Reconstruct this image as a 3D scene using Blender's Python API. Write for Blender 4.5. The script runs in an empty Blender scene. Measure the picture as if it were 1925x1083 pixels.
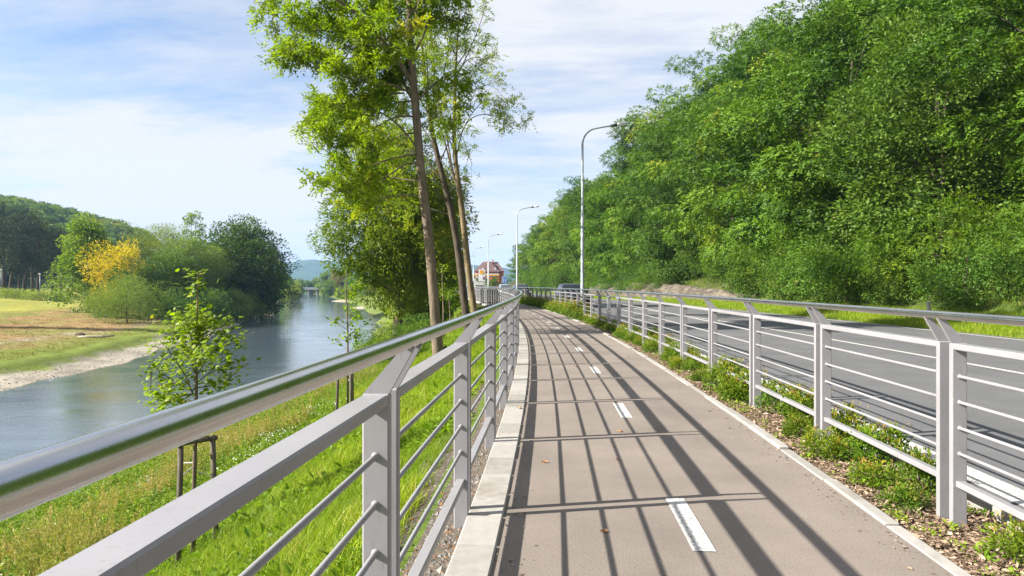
import bpy, math, random
import numpy as np
from mathutils import Vector, noise as mnoise

# ------------------------------------------------------------------ camera, sky, sun, exposure
S = bpy.context.scene
COL = S.collection
F, CX, HY, HC = 1310.0, 962.5, 536.0, 1.5          # focal length / centre / horizon in photo pixels, eye height
SUN_EL, SUN_AZ = math.radians(32), math.radians(11.3)

cam_data = bpy.data.cameras.new('camera')
cam_data.sensor_width = 36.0
cam_data.lens = 36.0 * F / 1925
cam_data.shift_y = -(541.5 - HY) / 1925
cam_data.clip_start, cam_data.clip_end = 0.05, 9000
cam = bpy.data.objects.new('camera', cam_data)
COL.objects.link(cam)
cam.location = (0, 0, HC)
cam.rotation_euler = (math.pi / 2, 0, 0)
S.camera = cam

W = bpy.data.worlds.new('World')
S.world = W
W.use_nodes = True
S.view_settings.view_transform = 'Standard'
S.view_settings.look = 'None'
S.view_settings.gamma = 1
S.view_settings.use_curve_mapping = False
S.view_settings.exposure = 1.75
S.cycles.use_denoising = True
S.cycles.denoising_prefilter = 'NONE'
S.cycles.max_bounces = 8
S.cycles.diffuse_bounces = 4
S.cycles.glossy_bounces = 3
S.cycles.transmission_bounces = 4
S.cycles.volume_bounces = 0
S.cycles.sample_clamp_indirect = 6


def build_sky():
    nt = W.node_tree
    N, L = nt.nodes, nt.links
    N.clear()
    out = N.new('ShaderNodeOutputWorld')
    bg = N.new('ShaderNodeBackground')
    bg.inputs['Strength'].default_value = 0.085
    sky = N.new('ShaderNodeTexSky')
    sky.sky_type = 'NISHITA'
    sky.sun_disc = False
    sky.sun_elevation = SUN_EL
    sky.sun_rotation = math.atan2(-math.cos(SUN_AZ), -math.sin(SUN_AZ)) % (2 * math.pi)
    sky.air_density, sky.dust_density, sky.ozone_density = 1.0, 1.0, 1.5
    tc = N.new('ShaderNodeTexCoord')
    sep = N.new('ShaderNodeSeparateXYZ')
    L.new(tc.outputs['Generated'], sep.inputs[0])

    def M(op, a, b=None, clamp=False):
        n = N.new('ShaderNodeMath')
        n.operation = op
        n.use_clamp = clamp
        for i, v in enumerate((a, b)):
            if v is None:
                continue
            if isinstance(v, (int, float)):
                n.inputs[i].default_value = v
            else:
                L.new(v, n.inputs[i])
        return n.outputs[0]
    z = M('MAXIMUM', sep.outputs['Z'], 0.0)
    zz = M('ADD', z, 0.20)
    u, v = M('DIVIDE', sep.outputs['X'], zz), M('DIVIDE', sep.outputs['Y'], zz)
    cmb = N.new('ShaderNodeCombineXYZ')
    L.new(u, cmb.inputs[0])
    L.new(v, cmb.inputs[1])

    def cloud(rot, scl, loc, detail, rough, lo, hi):
        mp = N.new('ShaderNodeMapping')
        mp.inputs['Rotation'].default_value = (0, 0, rot)
        mp.inputs['Scale'].default_value = scl
        mp.inputs['Location'].default_value = loc
        L.new(cmb.outputs[0], mp.inputs[0])
        nz = N.new('ShaderNodeTexNoise')
        nz.inputs['Scale'].default_value = 1.0
        nz.inputs['Detail'].default_value = detail
        nz.inputs['Roughness'].default_value = rough
        nz.inputs['Distortion'].default_value = 0.35
        L.new(mp.outputs[0], nz.inputs['Vector'])
        r = N.new('ShaderNodeMapRange')
        r.interpolation_type = 'SMOOTHSTEP'
        r.inputs[1].default_value, r.inputs[2].default_value = lo, hi
        L.new(nz.outputs[0], r.inputs[0])
        return r.outputs[0]
    big = cloud(0.45, (0.55, 1.0, 1), (5.3, 2.2, 0), 7, 0.6, 0.42, 0.60)
    streak = cloud(0.35, (0.8, 2.4, 1), (8.2, 4.4, 0), 8, 0.64, 0.36, 0.66)
    fine = cloud(-0.15, (1.6, 5.0, 1), (1.2, 9.4, 0), 8, 0.65, 0.42, 0.80)
    m = M('ADD', M('MULTIPLY', big, 0.66), M('MULTIPLY', streak, 0.52))
    m = M('ADD', m, 0.0)
    m = M('ADD', m, M('MULTIPLY', fine, 0.30))
    hz = M('POWER', M('SUBTRACT', 1.0, z), 10.0)
    m = M('ADD', m, M('MULTIPLY', hz, 0.8))
    m = M('MINIMUM', m, 0.95, True)
    # thin cloud scatters white light
    mix = N.new('ShaderNodeMix')
    mix.data_type = 'RGBA'
    L.new(m, mix.inputs['Factor'])
    tint = N.new('ShaderNodeMix')
    tint.data_type = 'RGBA'
    tint.blend_type = 'MULTIPLY'
    tint.inputs['Factor'].default_value = 1.0
    L.new(sky.outputs[0], tint.inputs['A'])
    tint.inputs['B'].default_value = (.61, .64, .70, 1)
    L.new(tint.outputs['Result'], mix.inputs['A'])
    mix.inputs['B'].default_value = (3.26, 3.30, 3.38, 1)
    L.new(mix.outputs['Result'], bg.inputs['Color'])
    L.new(bg.outputs[0], out.inputs[0])


build_sky()
sun_d = bpy.data.lights.new('sun', 'SUN')
sun_d.energy = 4.6
sun_d.angle = math.radians(0.53)
sun_d.color = (1.0, 0.945, 0.86)
sun = bpy.data.objects.new('sun', sun_d)
COL.objects.link(sun)
sd = Vector((math.cos(SUN_AZ) * math.cos(SUN_EL), math.sin(SUN_AZ) * math.cos(SUN_EL), -math.sin(SUN_EL)))
sun.rotation_euler = sd.to_track_quat('-Z', 'Y').to_euler()
sun.location = (-40, -10, 40)

# ------------------------------------------------------------------ helpers
RNG = np.random.default_rng(7)
random.seed(7)


def link(o, parent=None):
    COL.objects.link(o)
    if parent is not None:
        o.parent = parent
    return o


def tag(o, label=None, cat=None, group=None, kind=None):
    if label:
        o['label'] = label
    if cat:
        o['category'] = cat
    if group:
        o['group'] = group
    if kind:
        o['kind'] = kind
    return o


def thing(name, label, cat, loc=(0, 0, 0), rz=0.0, group=None):
    o = bpy.data.objects.new(name, None)
    o.empty_display_size = 0.2
    link(o)
    o.location = loc
    o.rotation_euler = (0, 0, rz)
    return tag(o, label, cat, group)


def mesh_np(name, V, FS, mat=None, smooth=False, tint=None, col=None):
    """FS: one (n,k) index array or a list of such arrays."""
    me = bpy.data.meshes.new(name)
    V = np.asarray(V, dtype=np.float32).reshape(-1, 3)
    if not isinstance(FS, (list, tuple)):
        FS = [FS]
    FS = [np.asarray(f, dtype=np.int32) for f in FS if len(f)]
    idx = np.concatenate([f.ravel() for f in FS])
    tot = np.concatenate([np.full(len(f), f.shape[1], dtype=np.int32) for f in FS])
    start = np.concatenate([[0], np.cumsum(tot)[:-1]]).astype(np.int32)
    me.vertices.add(len(V))
    me.vertices.foreach_set('co', V.ravel())
    me.loops.add(len(idx))
    me.loops.foreach_set('vertex_index', idx)
    me.polygons.add(len(tot))
    me.polygons.foreach_set('loop_start', start)
    me.polygons.foreach_set('loop_total', tot)
    me.polygons.foreach_set('use_smooth', np.full(len(tot), bool(smooth)))
    if tint is not None:
        a = me.attributes.new('tint', 'FLOAT', 'FACE')
        a.data.foreach_set('value', np.asarray(tint, dtype=np.float32))
    if col is not None:
        a = me.attributes.new('zone', 'FLOAT_COLOR', 'POINT')
        c = np.ones((len(V), 4), dtype=np.float32)
        c[:, :3] = col
        a.data.foreach_set('color', c.ravel())
    me.update(calc_edges=True)
    me.validate()
    for m_ in (mat if isinstance(mat, (list, tuple)) else [mat]):
        if m_ is not None:
            me.materials.append(m_)
    return me


def obj(name, me, parent=None, loc=None, rz=None):
    o = bpy.data.objects.new(name, me)
    link(o, parent)
    if loc is not None:
        o.location = loc
    if rz is not None:
        o.rotation_euler = (0, 0, rz)
    return o


class MB:
    """collects verts and polygons, builds ONE mesh"""

    def __init__(s):
        s.v, s.f, s.n = [], {}, 0

    def add(s, V, faces):
        V = np.asarray(V, float).reshape(-1, 3)
        s.v.append(V)
        for f in faces:
            s.f.setdefault(len(f), []).append([i + s.n for i in f])
        s.n += len(V)
        return s

    def box(s, x0, x1, y0, y1, z0, z1, bev=0.0):
        if bev <= 0:
            V = [(x, y, z) for z in (z0, z1) for y in (y0, y1) for x in (x0, x1)]
            return s.add(V, [(0, 2, 3, 1), (4, 5, 7, 6), (0, 1, 5, 4), (2, 6, 7, 3), (0, 4, 6, 2), (1, 3, 7, 5)])
        b = bev      # chamfered box as a 4-ring loft
        rings = []
        for z, k in ((z0, b), (z0 + b, 0), (z1 - b, 0), (z1, b)):
            rings.append([(x0 + b + k * .0, y0 + k, z), (x1 - b, y0 + k, z), (x1 - k, y0 + b, z), (x1 - k, y1 - b, z),
                          (x1 - b, y1 - k, z), (x0 + b, y1 - k, z), (x0 + k, y1 - b, z), (x0 + k, y0 + b, z)])
        return s.loft(rings)

    def loft(s, rings, cap=True, closed=True):
        n = len(rings[0])
        V = [p for r in rings for p in r]
        fs = []
        for i in range(len(rings) - 1):
            for j in range(n if closed else n - 1):
                k = (j + 1) % n
                fs.append((i * n + j, i * n + k, (i + 1) * n + k, (i + 1) * n + j))
        if cap:
            fs.append(tuple(range(n - 1, -1, -1)))
            fs.append(tuple((len(rings) - 1) * n + j for j in range(n)))
        return s.add(V, fs)

    def tube(s, pts, rad, n=8, cap=True):
        P = np.asarray(pts, float)
        R = np.full(len(P), rad) if np.isscalar(rad) else np.asarray(rad, float)
        T = np.gradient(P, axis=0)
        T /= np.maximum(np.linalg.norm(T, axis=1, keepdims=True), 1e-9)
        up = np.array([0, 0, 1.0]) if abs(T[0][2]) < 0.9 else np.array([1.0, 0, 0])
        rings = []
        a = np.linspace(0, 2 * np.pi, n, endpoint=False)
        for p, t, r in zip(P, T, R):
            u = np.cross(up, t)
            u /= max(np.linalg.norm(u), 1e-9)
            w = np.cross(t, u)
            up = w
            rings.append([tuple(p + r * (math.cos(q) * u + math.sin(q) * w)) for q in a])
        return s.loft(rings, cap)

    def disc(s, c, ax, r, h, n=16):
        c, ax = np.asarray(c, float), np.asarray(ax, float)
        return s.tube([c - ax * h / 2, c + ax * h / 2], r, n)

    def prism(s, prof, axis, a0, a1):
        """extrude a 2-D profile along axis (0 x, 1 y, 2 z)"""
        def P(p, a):
            q = list(p)
            q.insert(axis, a)
            return tuple(q)
        return s.loft([[P(p, a0) for p in prof], [P(p, a1) for p in prof]])

    def mesh(s, name, mat, smooth=False):
        return mesh_np(name, np.concatenate(s.v), [np.array(f) for f in s.f.values()], mat, smooth)

    def obj(s, name, mat, parent=None, smooth=False):
        return obj(name, s.mesh(name, mat, smooth), parent)


def kids(o):
    return [c for c in o.children]


def copy_thing(root, loc=None, rz=None, scale=None, label=None, group=None):
    r = root.copy()
    COL.objects.link(r)
    if loc is not None:
        r.location = loc
    if rz is not None:
        r.rotation_euler = (0, 0, rz)
    if scale is not None:
        r.scale = scale if hasattr(scale, '__len__') else (scale,) * 3
    if label:
        r['label'] = label
    if group:
        r['group'] = group
    for ch in kids(root):
        c = ch.copy()
        COL.objects.link(c)
        c.parent = r
        for g in kids(ch):
            d = g.copy()
            COL.objects.link(d)
            d.parent = c
    return r


ORD = ('first second third fourth fifth sixth seventh eighth ninth tenth eleventh twelfth thirteenth fourteenth fifteenth sixteenth '
       'seventeenth eighteenth nineteenth twentieth').split()


def ordinal(i):
    if i < 20:
        return ORD[i]
    tens = ['twenty', 'thirty', 'forty', 'fifty', 'sixty', 'seventy', 'eighty', 'ninety', 'hundred'][(i + 1) // 10 - 2]
    r = (i + 1) % 10
    return (tens + '-' + ORD[r - 1]) if r else {'twenty': 'twentieth', 'thirty': 'thirtieth', 'forty': 'fortieth', 'fifty': 'fiftieth',
                                                'sixty': 'sixtieth', 'seventy': 'seventieth', 'eighty': 'eightieth', 'ninety': 'ninetieth', 'hundred': 'hundredth'}[tens]


# ------------------------------------------------------------------ the lie of the land
def XL(Y):
    """left edge of the cycle path"""
    Y = np.asarray(Y, float)
    a = -.36 + .0765 * Y - .00187 * Y ** 2
    b = -1.322 - .1143 * (Y - 51)
    c = -11.49 - .1143 * (Y - 140) - .0010 * (Y - 140) ** 2
    d = -32.9 - .3143 * (Y - 240)
    return np.where(Y < 51, a, np.where(Y < 140, b, np.where(Y < 240, c, d)))


def slope_XL(Y):
    return (XL(np.asarray(Y) + .05) - XL(np.asarray(Y) - .05)) / .1


def P2(Y, off):
    """point at lateral offset (to the right of the path's left edge)"""
    m = float(slope_XL(Y))
    k = 1 / math.hypot(1, m)
    return float(XL(Y)) + off * k, Y - off * m * k


_tabY = np.linspace(-30, 340, 7401)
_tabS = np.concatenate([[0], np.cumsum(np.hypot(np.diff(_tabY), np.diff(XL(_tabY))))])
_tabS -= np.interp(0, _tabY, _tabS)


def Y_of_s(s):
    return float(np.interp(s, _tabS, _tabY))


def s_of_Y(Y):
    return float(np.interp(Y, _tabY, _tabS))


def _smooth_tab(pts, k=25):
    y = np.arange(-60, 5001, 2.0)
    x = np.interp(y, [p[0] for p in pts], [p[1] for p in pts])
    w = np.hanning(k + 2)[1:-1]
    w /= w.sum()
    xp = np.concatenate([np.full(k // 2, x[0]), x, x[-1] + (x[-1] - x[-2]) * np.arange(1, k // 2 + 1)])
    return y, np.convolve(xp, w, 'valid')


_Rt = _smooth_tab([(-60, -14.0), (20, -14.2), (62, -14.8), (100, -19.5), (143, -27), (235, -52), (382, -98), (540, -155), (5000, -1700)])
_Lt = _smooth_tab([(-60, -31), (25, -31), (45, -33), (70, -36), (103, -43), (187, -66), (382, -123), (540, -172), (5000, -1716)])


def RB(Y):
    Y = np.asarray(Y, float)
    return np.interp(Y, *_Rt) + .35 * np.sin(Y * .9) * np.clip((Y - 5) / 20, 0, 1) * .6 + .5 * np.sin(Y * .23)


def LB(Y):
    Y = np.asarray(Y, float)
    return np.interp(Y, *_Lt) + .5 * np.sin(Y * .21 + 1) + .25 * np.sin(Y * .83)


def HILLX(Y):
    """foot of the wooded slope right of the road"""
    return np.interp(Y, [-60, 0, 20, 50, 75, 100, 150, 190, 230, 300, 5000],
                     [16.5, 17.2, 18.0, 17.0, 13.2, 10.0, 2.8, -3.2, 4, 30, 1600])


def vnoise(X, Y, s, seed=0):
    """cheap smooth value noise, vectorised"""
    x, y = np.asarray(X) / s + seed * 17.3, np.asarray(Y) / s - seed * 9.1
    xi, yi = np.floor(x), np.floor(y)
    fx, fy = x - xi, y - yi
    fx, fy = fx * fx * (3 - 2 * fx), fy * fy * (3 - 2 * fy)

    def h(a, b):
        q = np.sin(a * 127.1 + b * 311.7 + seed * 74.7) * 43758.5453
        return q - np.floor(q)
    return (h(xi, yi) * (1 - fx) * (1 - fy) + h(xi + 1, yi) * fx * (1 - fy) + h(xi, yi + 1) * (1 - fx) * fy + h(xi + 1, yi + 1) * fx * fy)


def sstep(a, b, x):
    t = np.clip((np.asarray(x, float) - a) / (b - a), 0, 1)
    return t * t * (3 - 2 * t)


def terrain(X, Y):
    X, Y = np.asarray(X, float), np.asarray(Y, float)
    xl, rb, lb = XL(np.minimum(Y, 340)), RB(Y), LB(Y)
    xl = np.where(Y > 340, np.maximum(xl, rb + 12), xl)
    o = X - xl
    # right of the path
    hx = HILLX(Y)
    verge = np.interp(o, [-.3, 13.6, 14.3, 17.5], [-.12, -.12, .02, .35])
    up = np.clip(X - hx, 0, None)
    hill = np.where(up < 30, .62 * up, 18.6 + 22 * (1 - np.exp(-(up - 30) / 40)))
    zr = verge + hill * sstep(0, 2, up) + .25 * (vnoise(X, Y, 5, 3) - .5) * sstep(1, 4, up)
    # bank
    d = -.28 - o
    wid = np.maximum(xl - .28 - rb, 6)
    zb = np.interp(d / wid * 14, [-.1, 0, .45, 4.1, 8.5, 12.6, 14.0], [-.06, -.06, -.16, -2.05, -3.7, -5.0, -5.52])
    zb = zb + (vnoise(X, Y, 2.2, 1) - .5) * .22 * sstep(.6, 2, d) + (vnoise(X, Y, .7, 2) - .5) * .08 * sstep(.6, 1.5, d)
    # left bank
    dl = lb - X
    zl = np.interp(dl, [0, 3.2, 4.4, 8, 20, 35, 75, 120, 170, 700], [-5.52, -5.1, -4.55, -4.25, -3.7, -3.3, -.8, 0, .4, 3.0])
    zl = zl + (vnoise(X, Y, 9, 4) - .5) * .5 * sstep(6, 12, dl) + (vnoise(X, Y, 2.5, 5) - .5) * .22 * sstep(4, 7, dl)
    hump = 50 * np.exp(-((X + 360) / 160) ** 2) * np.exp(-((Y - 440) / 140) ** 2) * sstep(30, 110, dl)
    zl = zl + hump
    bed = -5.52 - 1.1 * np.clip(np.minimum(rb - X, X - lb) / -2.0 * -1, 0, 1)
    z = np.where(X > rb, np.where(o > -.28, zr, zb), np.where(X > lb, bed, zl))
    return z


def zt(x, y):
    return float(terrain(np.array([x]), np.array([y]))[0])


def at(px, py, Y):
    """world point seen at photo pixel (px, py) at distance Y: used to take real sizes off the photograph"""
    return ((px - CX) / F * Y, Y, HC - (py - HY) / F * Y)


# ------------------------------------------------------------------ materials
def new_mat(name):
    m = bpy.data.materials.new(name)
    m.use_nodes = True
    nt = m.node_tree
    b = nt.nodes['Principled BSDF']
    return m, nt, b


def ramp(nt, src, stops):
    r = nt.nodes.new('ShaderNodeValToRGB')
    e = r.color_ramp.elements
    while len(e) < len(stops):
        e.new(.5)
    for k, (p, c) in enumerate(stops):
        e[k].position = p
        e[k].color = (*c, 1)
    nt.links.new(src, r.inputs[0])
    return r.outputs[0]


def nz(nt, scale, detail=4, rough=.55, coord='Object', vec=None, scl=None):
    n = nt.nodes.new('ShaderNodeTexNoise')
    n.inputs['Scale'].default_value = scale
    n.inputs['Detail'].default_value = detail
    n.inputs['Roughness'].default_value = rough
    if coord == 'World':
        g = nt.nodes.new('ShaderNodeNewGeometry')
        src = g.outputs['Position']
    else:
        t = nt.nodes.new('ShaderNodeTexCoord')
        src = t.outputs[coord]
    if scl is not None:
        mp = nt.nodes.new('ShaderNodeMapping')
        mp.inputs['Scale'].default_value = scl
        nt.links.new(src, mp.inputs[0])
        src = mp.outputs[0]
    nt.links.new(src, n.inputs['Vector'])
    return n.outputs[0]


def bump(nt, b, src, strength=.3, dist=.02):
    n = nt.nodes.new('ShaderNodeBump')
    n.inputs['Strength'].default_value = strength
    n.inputs['Distance'].default_value = dist
    nt.links.new(src, n.inputs['Height'])
    nt.links.new(n.outputs[0], b.inputs['Normal'])


def mixc(nt, fac, a, b_, mode='MIX'):
    m = nt.nodes.new('ShaderNodeMix')
    m.data_type = 'RGBA'
    m.blend_type = mode
    for s, v in (('Factor', fac), ('A', a), ('B', b_)):
        if isinstance(v, (int, float)):
            m.inputs[s].default_value = v
        elif isinstance(v, tuple):
            m.inputs[s].default_value = (*v, 1)
        else:
            nt.links.new(v, m.inputs[s])
    return m.outputs['Result']


def basic(name, c, rough=.6, metal=0.0, var=.12, scale=6, bmp=0.0, spec=.5, coord='Object', scl=None):
    m, nt, b = new_mat(name)
    lo = tuple(x * (1 - var) for x in c)
    hi = tuple(min(1, x * (1 + var)) for x in c)
    n = nz(nt, scale, 5, .6, coord, scl=scl)
    nt.links.new(ramp(nt, n, [(.3, lo), (.7, hi)]), b.inputs['Base Color'])
    b.inputs['Roughness'].default_value = rough
    b.inputs['Metallic'].default_value = metal
    b.inputs['Specular IOR Level'].default_value = spec
    if bmp:
        bump(nt, b, n, bmp)
    return m


def leaf_mat(name, stops, trans=.35, rough=.45, inst=False, spec=.18):
    m, nt, b = new_mat(name)
    a = nt.nodes.new('ShaderNodeAttribute')
    a.attribute_name = 'tint'
    a.attribute_type = 'INSTANCER' if inst else 'GEOMETRY'
    src = a.outputs['Fac']
    c = ramp(nt, src, stops)
    big = nz(nt, .35, 2, .5, 'World')
    c = mixc(nt, .55, c, ramp(nt, big, [(.3, (.72, .80, .80)), (.7, (1.18, 1.12, .9))]), 'MULTIPLY')
    oi = nt.nodes.new('ShaderNodeObjectInfo')
    c = mixc(nt, 1.0, c, ramp(nt, oi.outputs['Random'], [(0, (.68, .78, .82)), (.3, (.97, 1.0, .95)), (.6, (1.16, 1.12, 1.0)), (.8, (.84, 1.02, .95)), (1, (1.1, 1.1, 1.0))]) if not inst else (1.0, 1.0, 1.0), 'MULTIPLY')
    nt.links.new(c, b.inputs['Base Color'])
    b.inputs['Roughness'].default_value = rough
    b.inputs['Specular IOR Level'].default_value = spec
    tr = nt.nodes.new('ShaderNodeBsdfTranslucent')
    tc = mixc(nt, 1.0, c, (1.25, 1.35, .55), 'MULTIPLY')
    nt.links.new(tc, tr.inputs['Color'])
    mx = nt.nodes.new('ShaderNodeMixShader')
    mx.inputs[0].default_value = trans
    nt.links.new(b.outputs[0], mx.inputs[1])
    nt.links.new(tr.outputs[0], mx.inputs[2])
    nt.links.new(mx.outputs[0], nt.nodes['Material Output'].inputs['Surface'])
    return m


M = {}


def build_materials():
    # asphalt of the path: warm grey with chips of aggregate
    def asphalt(name, c, c2, scl, worn):
        m, nt, b = new_mat(name)
        g = nz(nt, scl, 3, .7)
        g2 = nz(nt, .9, 5, .6)
        base = ramp(nt, g, [(.30, tuple(x * .55 for x in c)), (.45, c), (.62, c), (.78, c2)])
        base = mixc(nt, worn, base, ramp(nt, g2, [(.3, (.72, .72, .72)), (.7, (1.2, 1.2, 1.2))]), 'MULTIPLY')
        g3 = nz(nt, .25, 3, .6, scl=(3, .35, 1))
        base = mixc(nt, .35, base, ramp(nt, g3, [(.35, (.8, .8, .8)), (.65, (1.12, 1.12, 1.12))]), 'MULTIPLY')
        nt.links.new(base, b.inputs['Base Color'])
        b.inputs['Roughness'].default_value = .88
        b.inputs['Specular IOR Level'].default_value = .3
        bump(nt, b, g, .55, .004)
        return m
    M['path'] = asphalt('path_asphalt', (.190, .161, .137), (.39, .335, .295), 80, .7)
    M['road'] = asphalt('road_asphalt', (.112, .113, .116), (.25, .25, .25), 75, .55)
    # painted metal
    m, nt, b = new_mat('grey_paint')
    n = nz(nt, 3, 5, .6, 'World')
    n2 = nz(nt, 60, 3, .7, 'World', scl=(1, 1, .15))
    c = ramp(nt, n, [(.3, (.222, .217, .228)), (.7, (.262, .256, .267))])
    c = mixc(nt, .6, c, ramp(nt, n2, [(.24, (.60, .56, .50)), (.42, (1, 1, 1))]), 'MULTIPLY')
    n3 = nz(nt, 1.1, 6, .7, 'World')
    c = mixc(nt, .5, c, ramp(nt, n3, [(.32, (.80, .78, .74)), (.5, (1, 1, 1))]), 'MULTIPLY')
    nt.links.new(c, b.inputs['Base Color'])
    b.inputs['Roughness'].default_value = .42
    M['paint'] = m
    # brushed stainless handrail
    m, nt, b = new_mat('brushed_steel')
    n = nz(nt, 9, 6, .7, 'World')
    n2 = nz(nt, 2.2, 6, .65, 'World')
    nt.links.new(ramp(nt, n2, [(.3, (.50, .48, .46)), (.7, (.66, .65, .64))]), b.inputs['Base Color'])
    b.inputs['Metallic'].default_value = 1.0
    rr = nt.nodes.new('ShaderNodeMapRange')
    rr.inputs[3].default_value, rr.inputs[4].default_value = .17, .30
    nt.links.new(n, rr.inputs[0])
    nt.links.new(rr.outputs[0], b.inputs['Roughness'])
    bump(nt, b, n, .08, .003)
    M['steel'] = m
    M['galv'] = basic('galvanised_steel', (.30, .335, .345), .45, .35, .10, 4)
    M['concrete'] = basic('kerb_concrete', (.285, .272, .25), .85, 0, .10, 14, .06, .3, 'World')
    nt = M['concrete'].node_tree
    b = nt.nodes['Principled BSDF']
    src = b.inputs['Base Color'].links[0].from_socket
    oi = nt.nodes.new('ShaderNodeObjectInfo')
    c = mixc(nt, 1.0, src, ramp(nt, oi.outputs['Random'], [(0, (.82, .82, .80)), (1, (1.1, 1.1, 1.1))]), 'MULTIPLY')
    st = nz(nt, 1.7, 6, .7, 'World')
    c = mixc(nt, .8, c, ramp(nt, st, [(.30, (.66, .63, .57)), (.48, (1, 1, 1))]), 'MULTIPLY')
    nt.links.new(c, b.inputs['Base Color'])
    M['concrete_side'] = basic('wall_concrete', (.36, .34, .31), .9, 0, .3, 2.5, .2, .3, 'World')
    M['mulch'] = basic('mulch_soil', (.13, .088, .058), .95, 0, .5, 14, .6, .2)
    M['gravel'] = basic('gravel_soil', (.085, .07, .053), .95, 0, .45, 22, .6, .2)
    m, nt, b = new_mat('road_paint')
    n = nz(nt, 38, 5, .75)
    nt.links.new(ramp(nt, n, [(.40, (.20, .185, .165)), (.50, (.50, .49, .46)), (.8, (.58, .57, .54))]), b.inputs['Base Color'])
    b.inputs['Roughness'].default_value = .7
    M['line'] = m
    # terrain: colour of the soil cover comes from a painted zone map of the place
    m, nt, b = new_mat('ground_cover')
    a = nt.nodes.new('ShaderNodeAttribute')
    a.attribute_name = 'zone'
    n = nz(nt, 3.4, 9, .78)
    n2 = nz(nt, .45, 5, .6)
    c = mixc(nt, .9, a.outputs['Color'], ramp(nt, n, [(.28, (.45, .45, .42)), (.5, (1, 1, 1)), (.75, (1.5, 1.45, 1.3))]), 'MULTIPLY')
    c = mixc(nt, .6, c, ramp(nt, n2, [(.3, (.7, .72, .66)), (.7, (1.3, 1.25, 1.2))]), 'MULTIPLY')
    nt.links.new(c, b.inputs['Base Color'])
    b.inputs['Roughness'].default_value = .95
    b.inputs['Specular IOR Level'].default_value = .15
    bump(nt, b, n, .7, .08)
    M['ground'] = m
    # water
    m, nt, b = new_mat('river_water')
    b.inputs['Base Color'].default_value = (.072, .096, .116, 1)
    b.inputs['Roughness'].default_value = .06
    b.inputs['IOR'].default_value = 1.33
    b.inputs['Specular IOR Level'].default_value = 1.0
    n = nz(nt, 1.5, 6, .66, scl=(1.1, 2.3, 1))
    n2 = nz(nt, .18, 3, .5, scl=(1, 1.6, 1))
    mm = nt.nodes.new('ShaderNodeMath')
    mm.operation = 'MULTIPLY'
    nt.links.new(n, mm.inputs[0])
    nt.links.new(ramp(nt, n2, [(.35, (.25, .25, .25)), (.65, (1, 1, 1))]), mm.inputs[1])
    bump(nt, b, mm.outputs[0], .16, .10)
    M['water'] = m
    # bark
    def bark(name, a_, c_, k=1):
        m, nt, b = new_mat(name)
        n = nz(nt, 9 * k, 7, .7, scl=(1, 1, .22))
        n2 = nz(nt, 1.3, 3, .5)
        c = ramp(nt, n, [(.3, a_), (.65, c_)])
        c = mixc(nt, .6, c, ramp(nt, n2, [(.3, (.7, .72, .66)), (.7, (1.25, 1.2, 1.1))]), 'MULTIPLY')
        nt.links.new(c, b.inputs['Base Color'])
        b.inputs['Roughness'].default_value = .92
        b.inputs['Specular IOR Level'].default_value = .2
        bump(nt, b, n, .8, .03)
        return m
    M['bark'] = bark('ash_bark', (.075, .058, .043), (.215, .168, .125))
    M['bark_yellow'] = bark('lichen_bark', (.085, .065, .042), (.24, .185, .105))
    M['bark_dark'] = bark('dark_bark', (.032, .026, .020), (.10, .078, .058))
    M['stake'] = bark('weathered_stake', (.06, .05, .042), (.17, .145, .115), 2)
    # foliage
    M['leaf_ash'] = leaf_mat('ash_leaves', [(0, (.070, .125, .008)), (.5, (.165, .235, .012)), (.85, (.23, .30, .016)), (1, (.34, .32, .02))], .5)
    M['leaf_robinia'] = leaf_mat('locust_leaves', [(0, (.032, .075, .007)), (.5, (.085, .162, .010)), (.93, (.165, .250, .013)), (1, (.28, .27, .03))], .24)
    M['leaf_broad'] = leaf_mat('broad_leaves', [(0, (.036, .080, .012)), (.5, (.082, .150, .022)), (.9, (.125, .195, .034)), (1, (.20, .20, .08))], .30)
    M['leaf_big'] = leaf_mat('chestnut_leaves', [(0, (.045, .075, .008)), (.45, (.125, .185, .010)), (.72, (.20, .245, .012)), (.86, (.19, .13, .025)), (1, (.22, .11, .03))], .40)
    M['leaf_dark'] = leaf_mat('dark_oak_leaves', [(0, (.030, .062, .008)), (.6, (.088, .145, .014)), (1, (.18, .20, .024))], .25)
    M['leaf_willow'] = leaf_mat('willow_leaves', [(0, (.09, .14, .030)), (.6, (.20, .25, .060)), (1, (.31, .33, .085))], .38)
    M['leaf_poplar'] = leaf_mat('poplar_leaves', [(0, (.085, .15, .016)), (.6, (.20, .275, .030)), (1, (.31, .36, .06))], .4)
    M['leaf_yellow'] = leaf_mat('yellow_leaves', [(0, (.22, .20, .015)), (.5, (.46, .345, .018)), (1, (.60, .46, .03))], .40)
    M['needles'] = leaf_mat('pine_needles', [(0, (.018, .030, .012)), (.6, (.036, .054, .020)), (1, (.06, .072, .026))], .1)
    M['leaf_hill'] = leaf_mat('hill_leaves', [(0, (.055, .10, .016)), (.6, (.13, .20, .024)), (.88, (.20, .25, .030)), (1, (.26, .19, .03))], .3, inst=True)
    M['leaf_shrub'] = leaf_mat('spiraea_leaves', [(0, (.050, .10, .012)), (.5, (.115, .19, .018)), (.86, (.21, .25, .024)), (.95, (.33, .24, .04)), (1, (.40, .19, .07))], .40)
    M['leaf_maple'] = leaf_mat('maple_leaves', [(0, (.12, .18, .008)), (.5, (.23, .30, .011)), (.88, (.32, .37, .014)), (1, (.36, .27, .03))], .5)
    M['grass'] = leaf_mat('grass_blades', [(0, (.105, .185, .010)), (.5, (.205, .295, .014)), (.85, (.29, .35, .022)), (1, (.42, .38, .10))], .40, .5, True)
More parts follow.
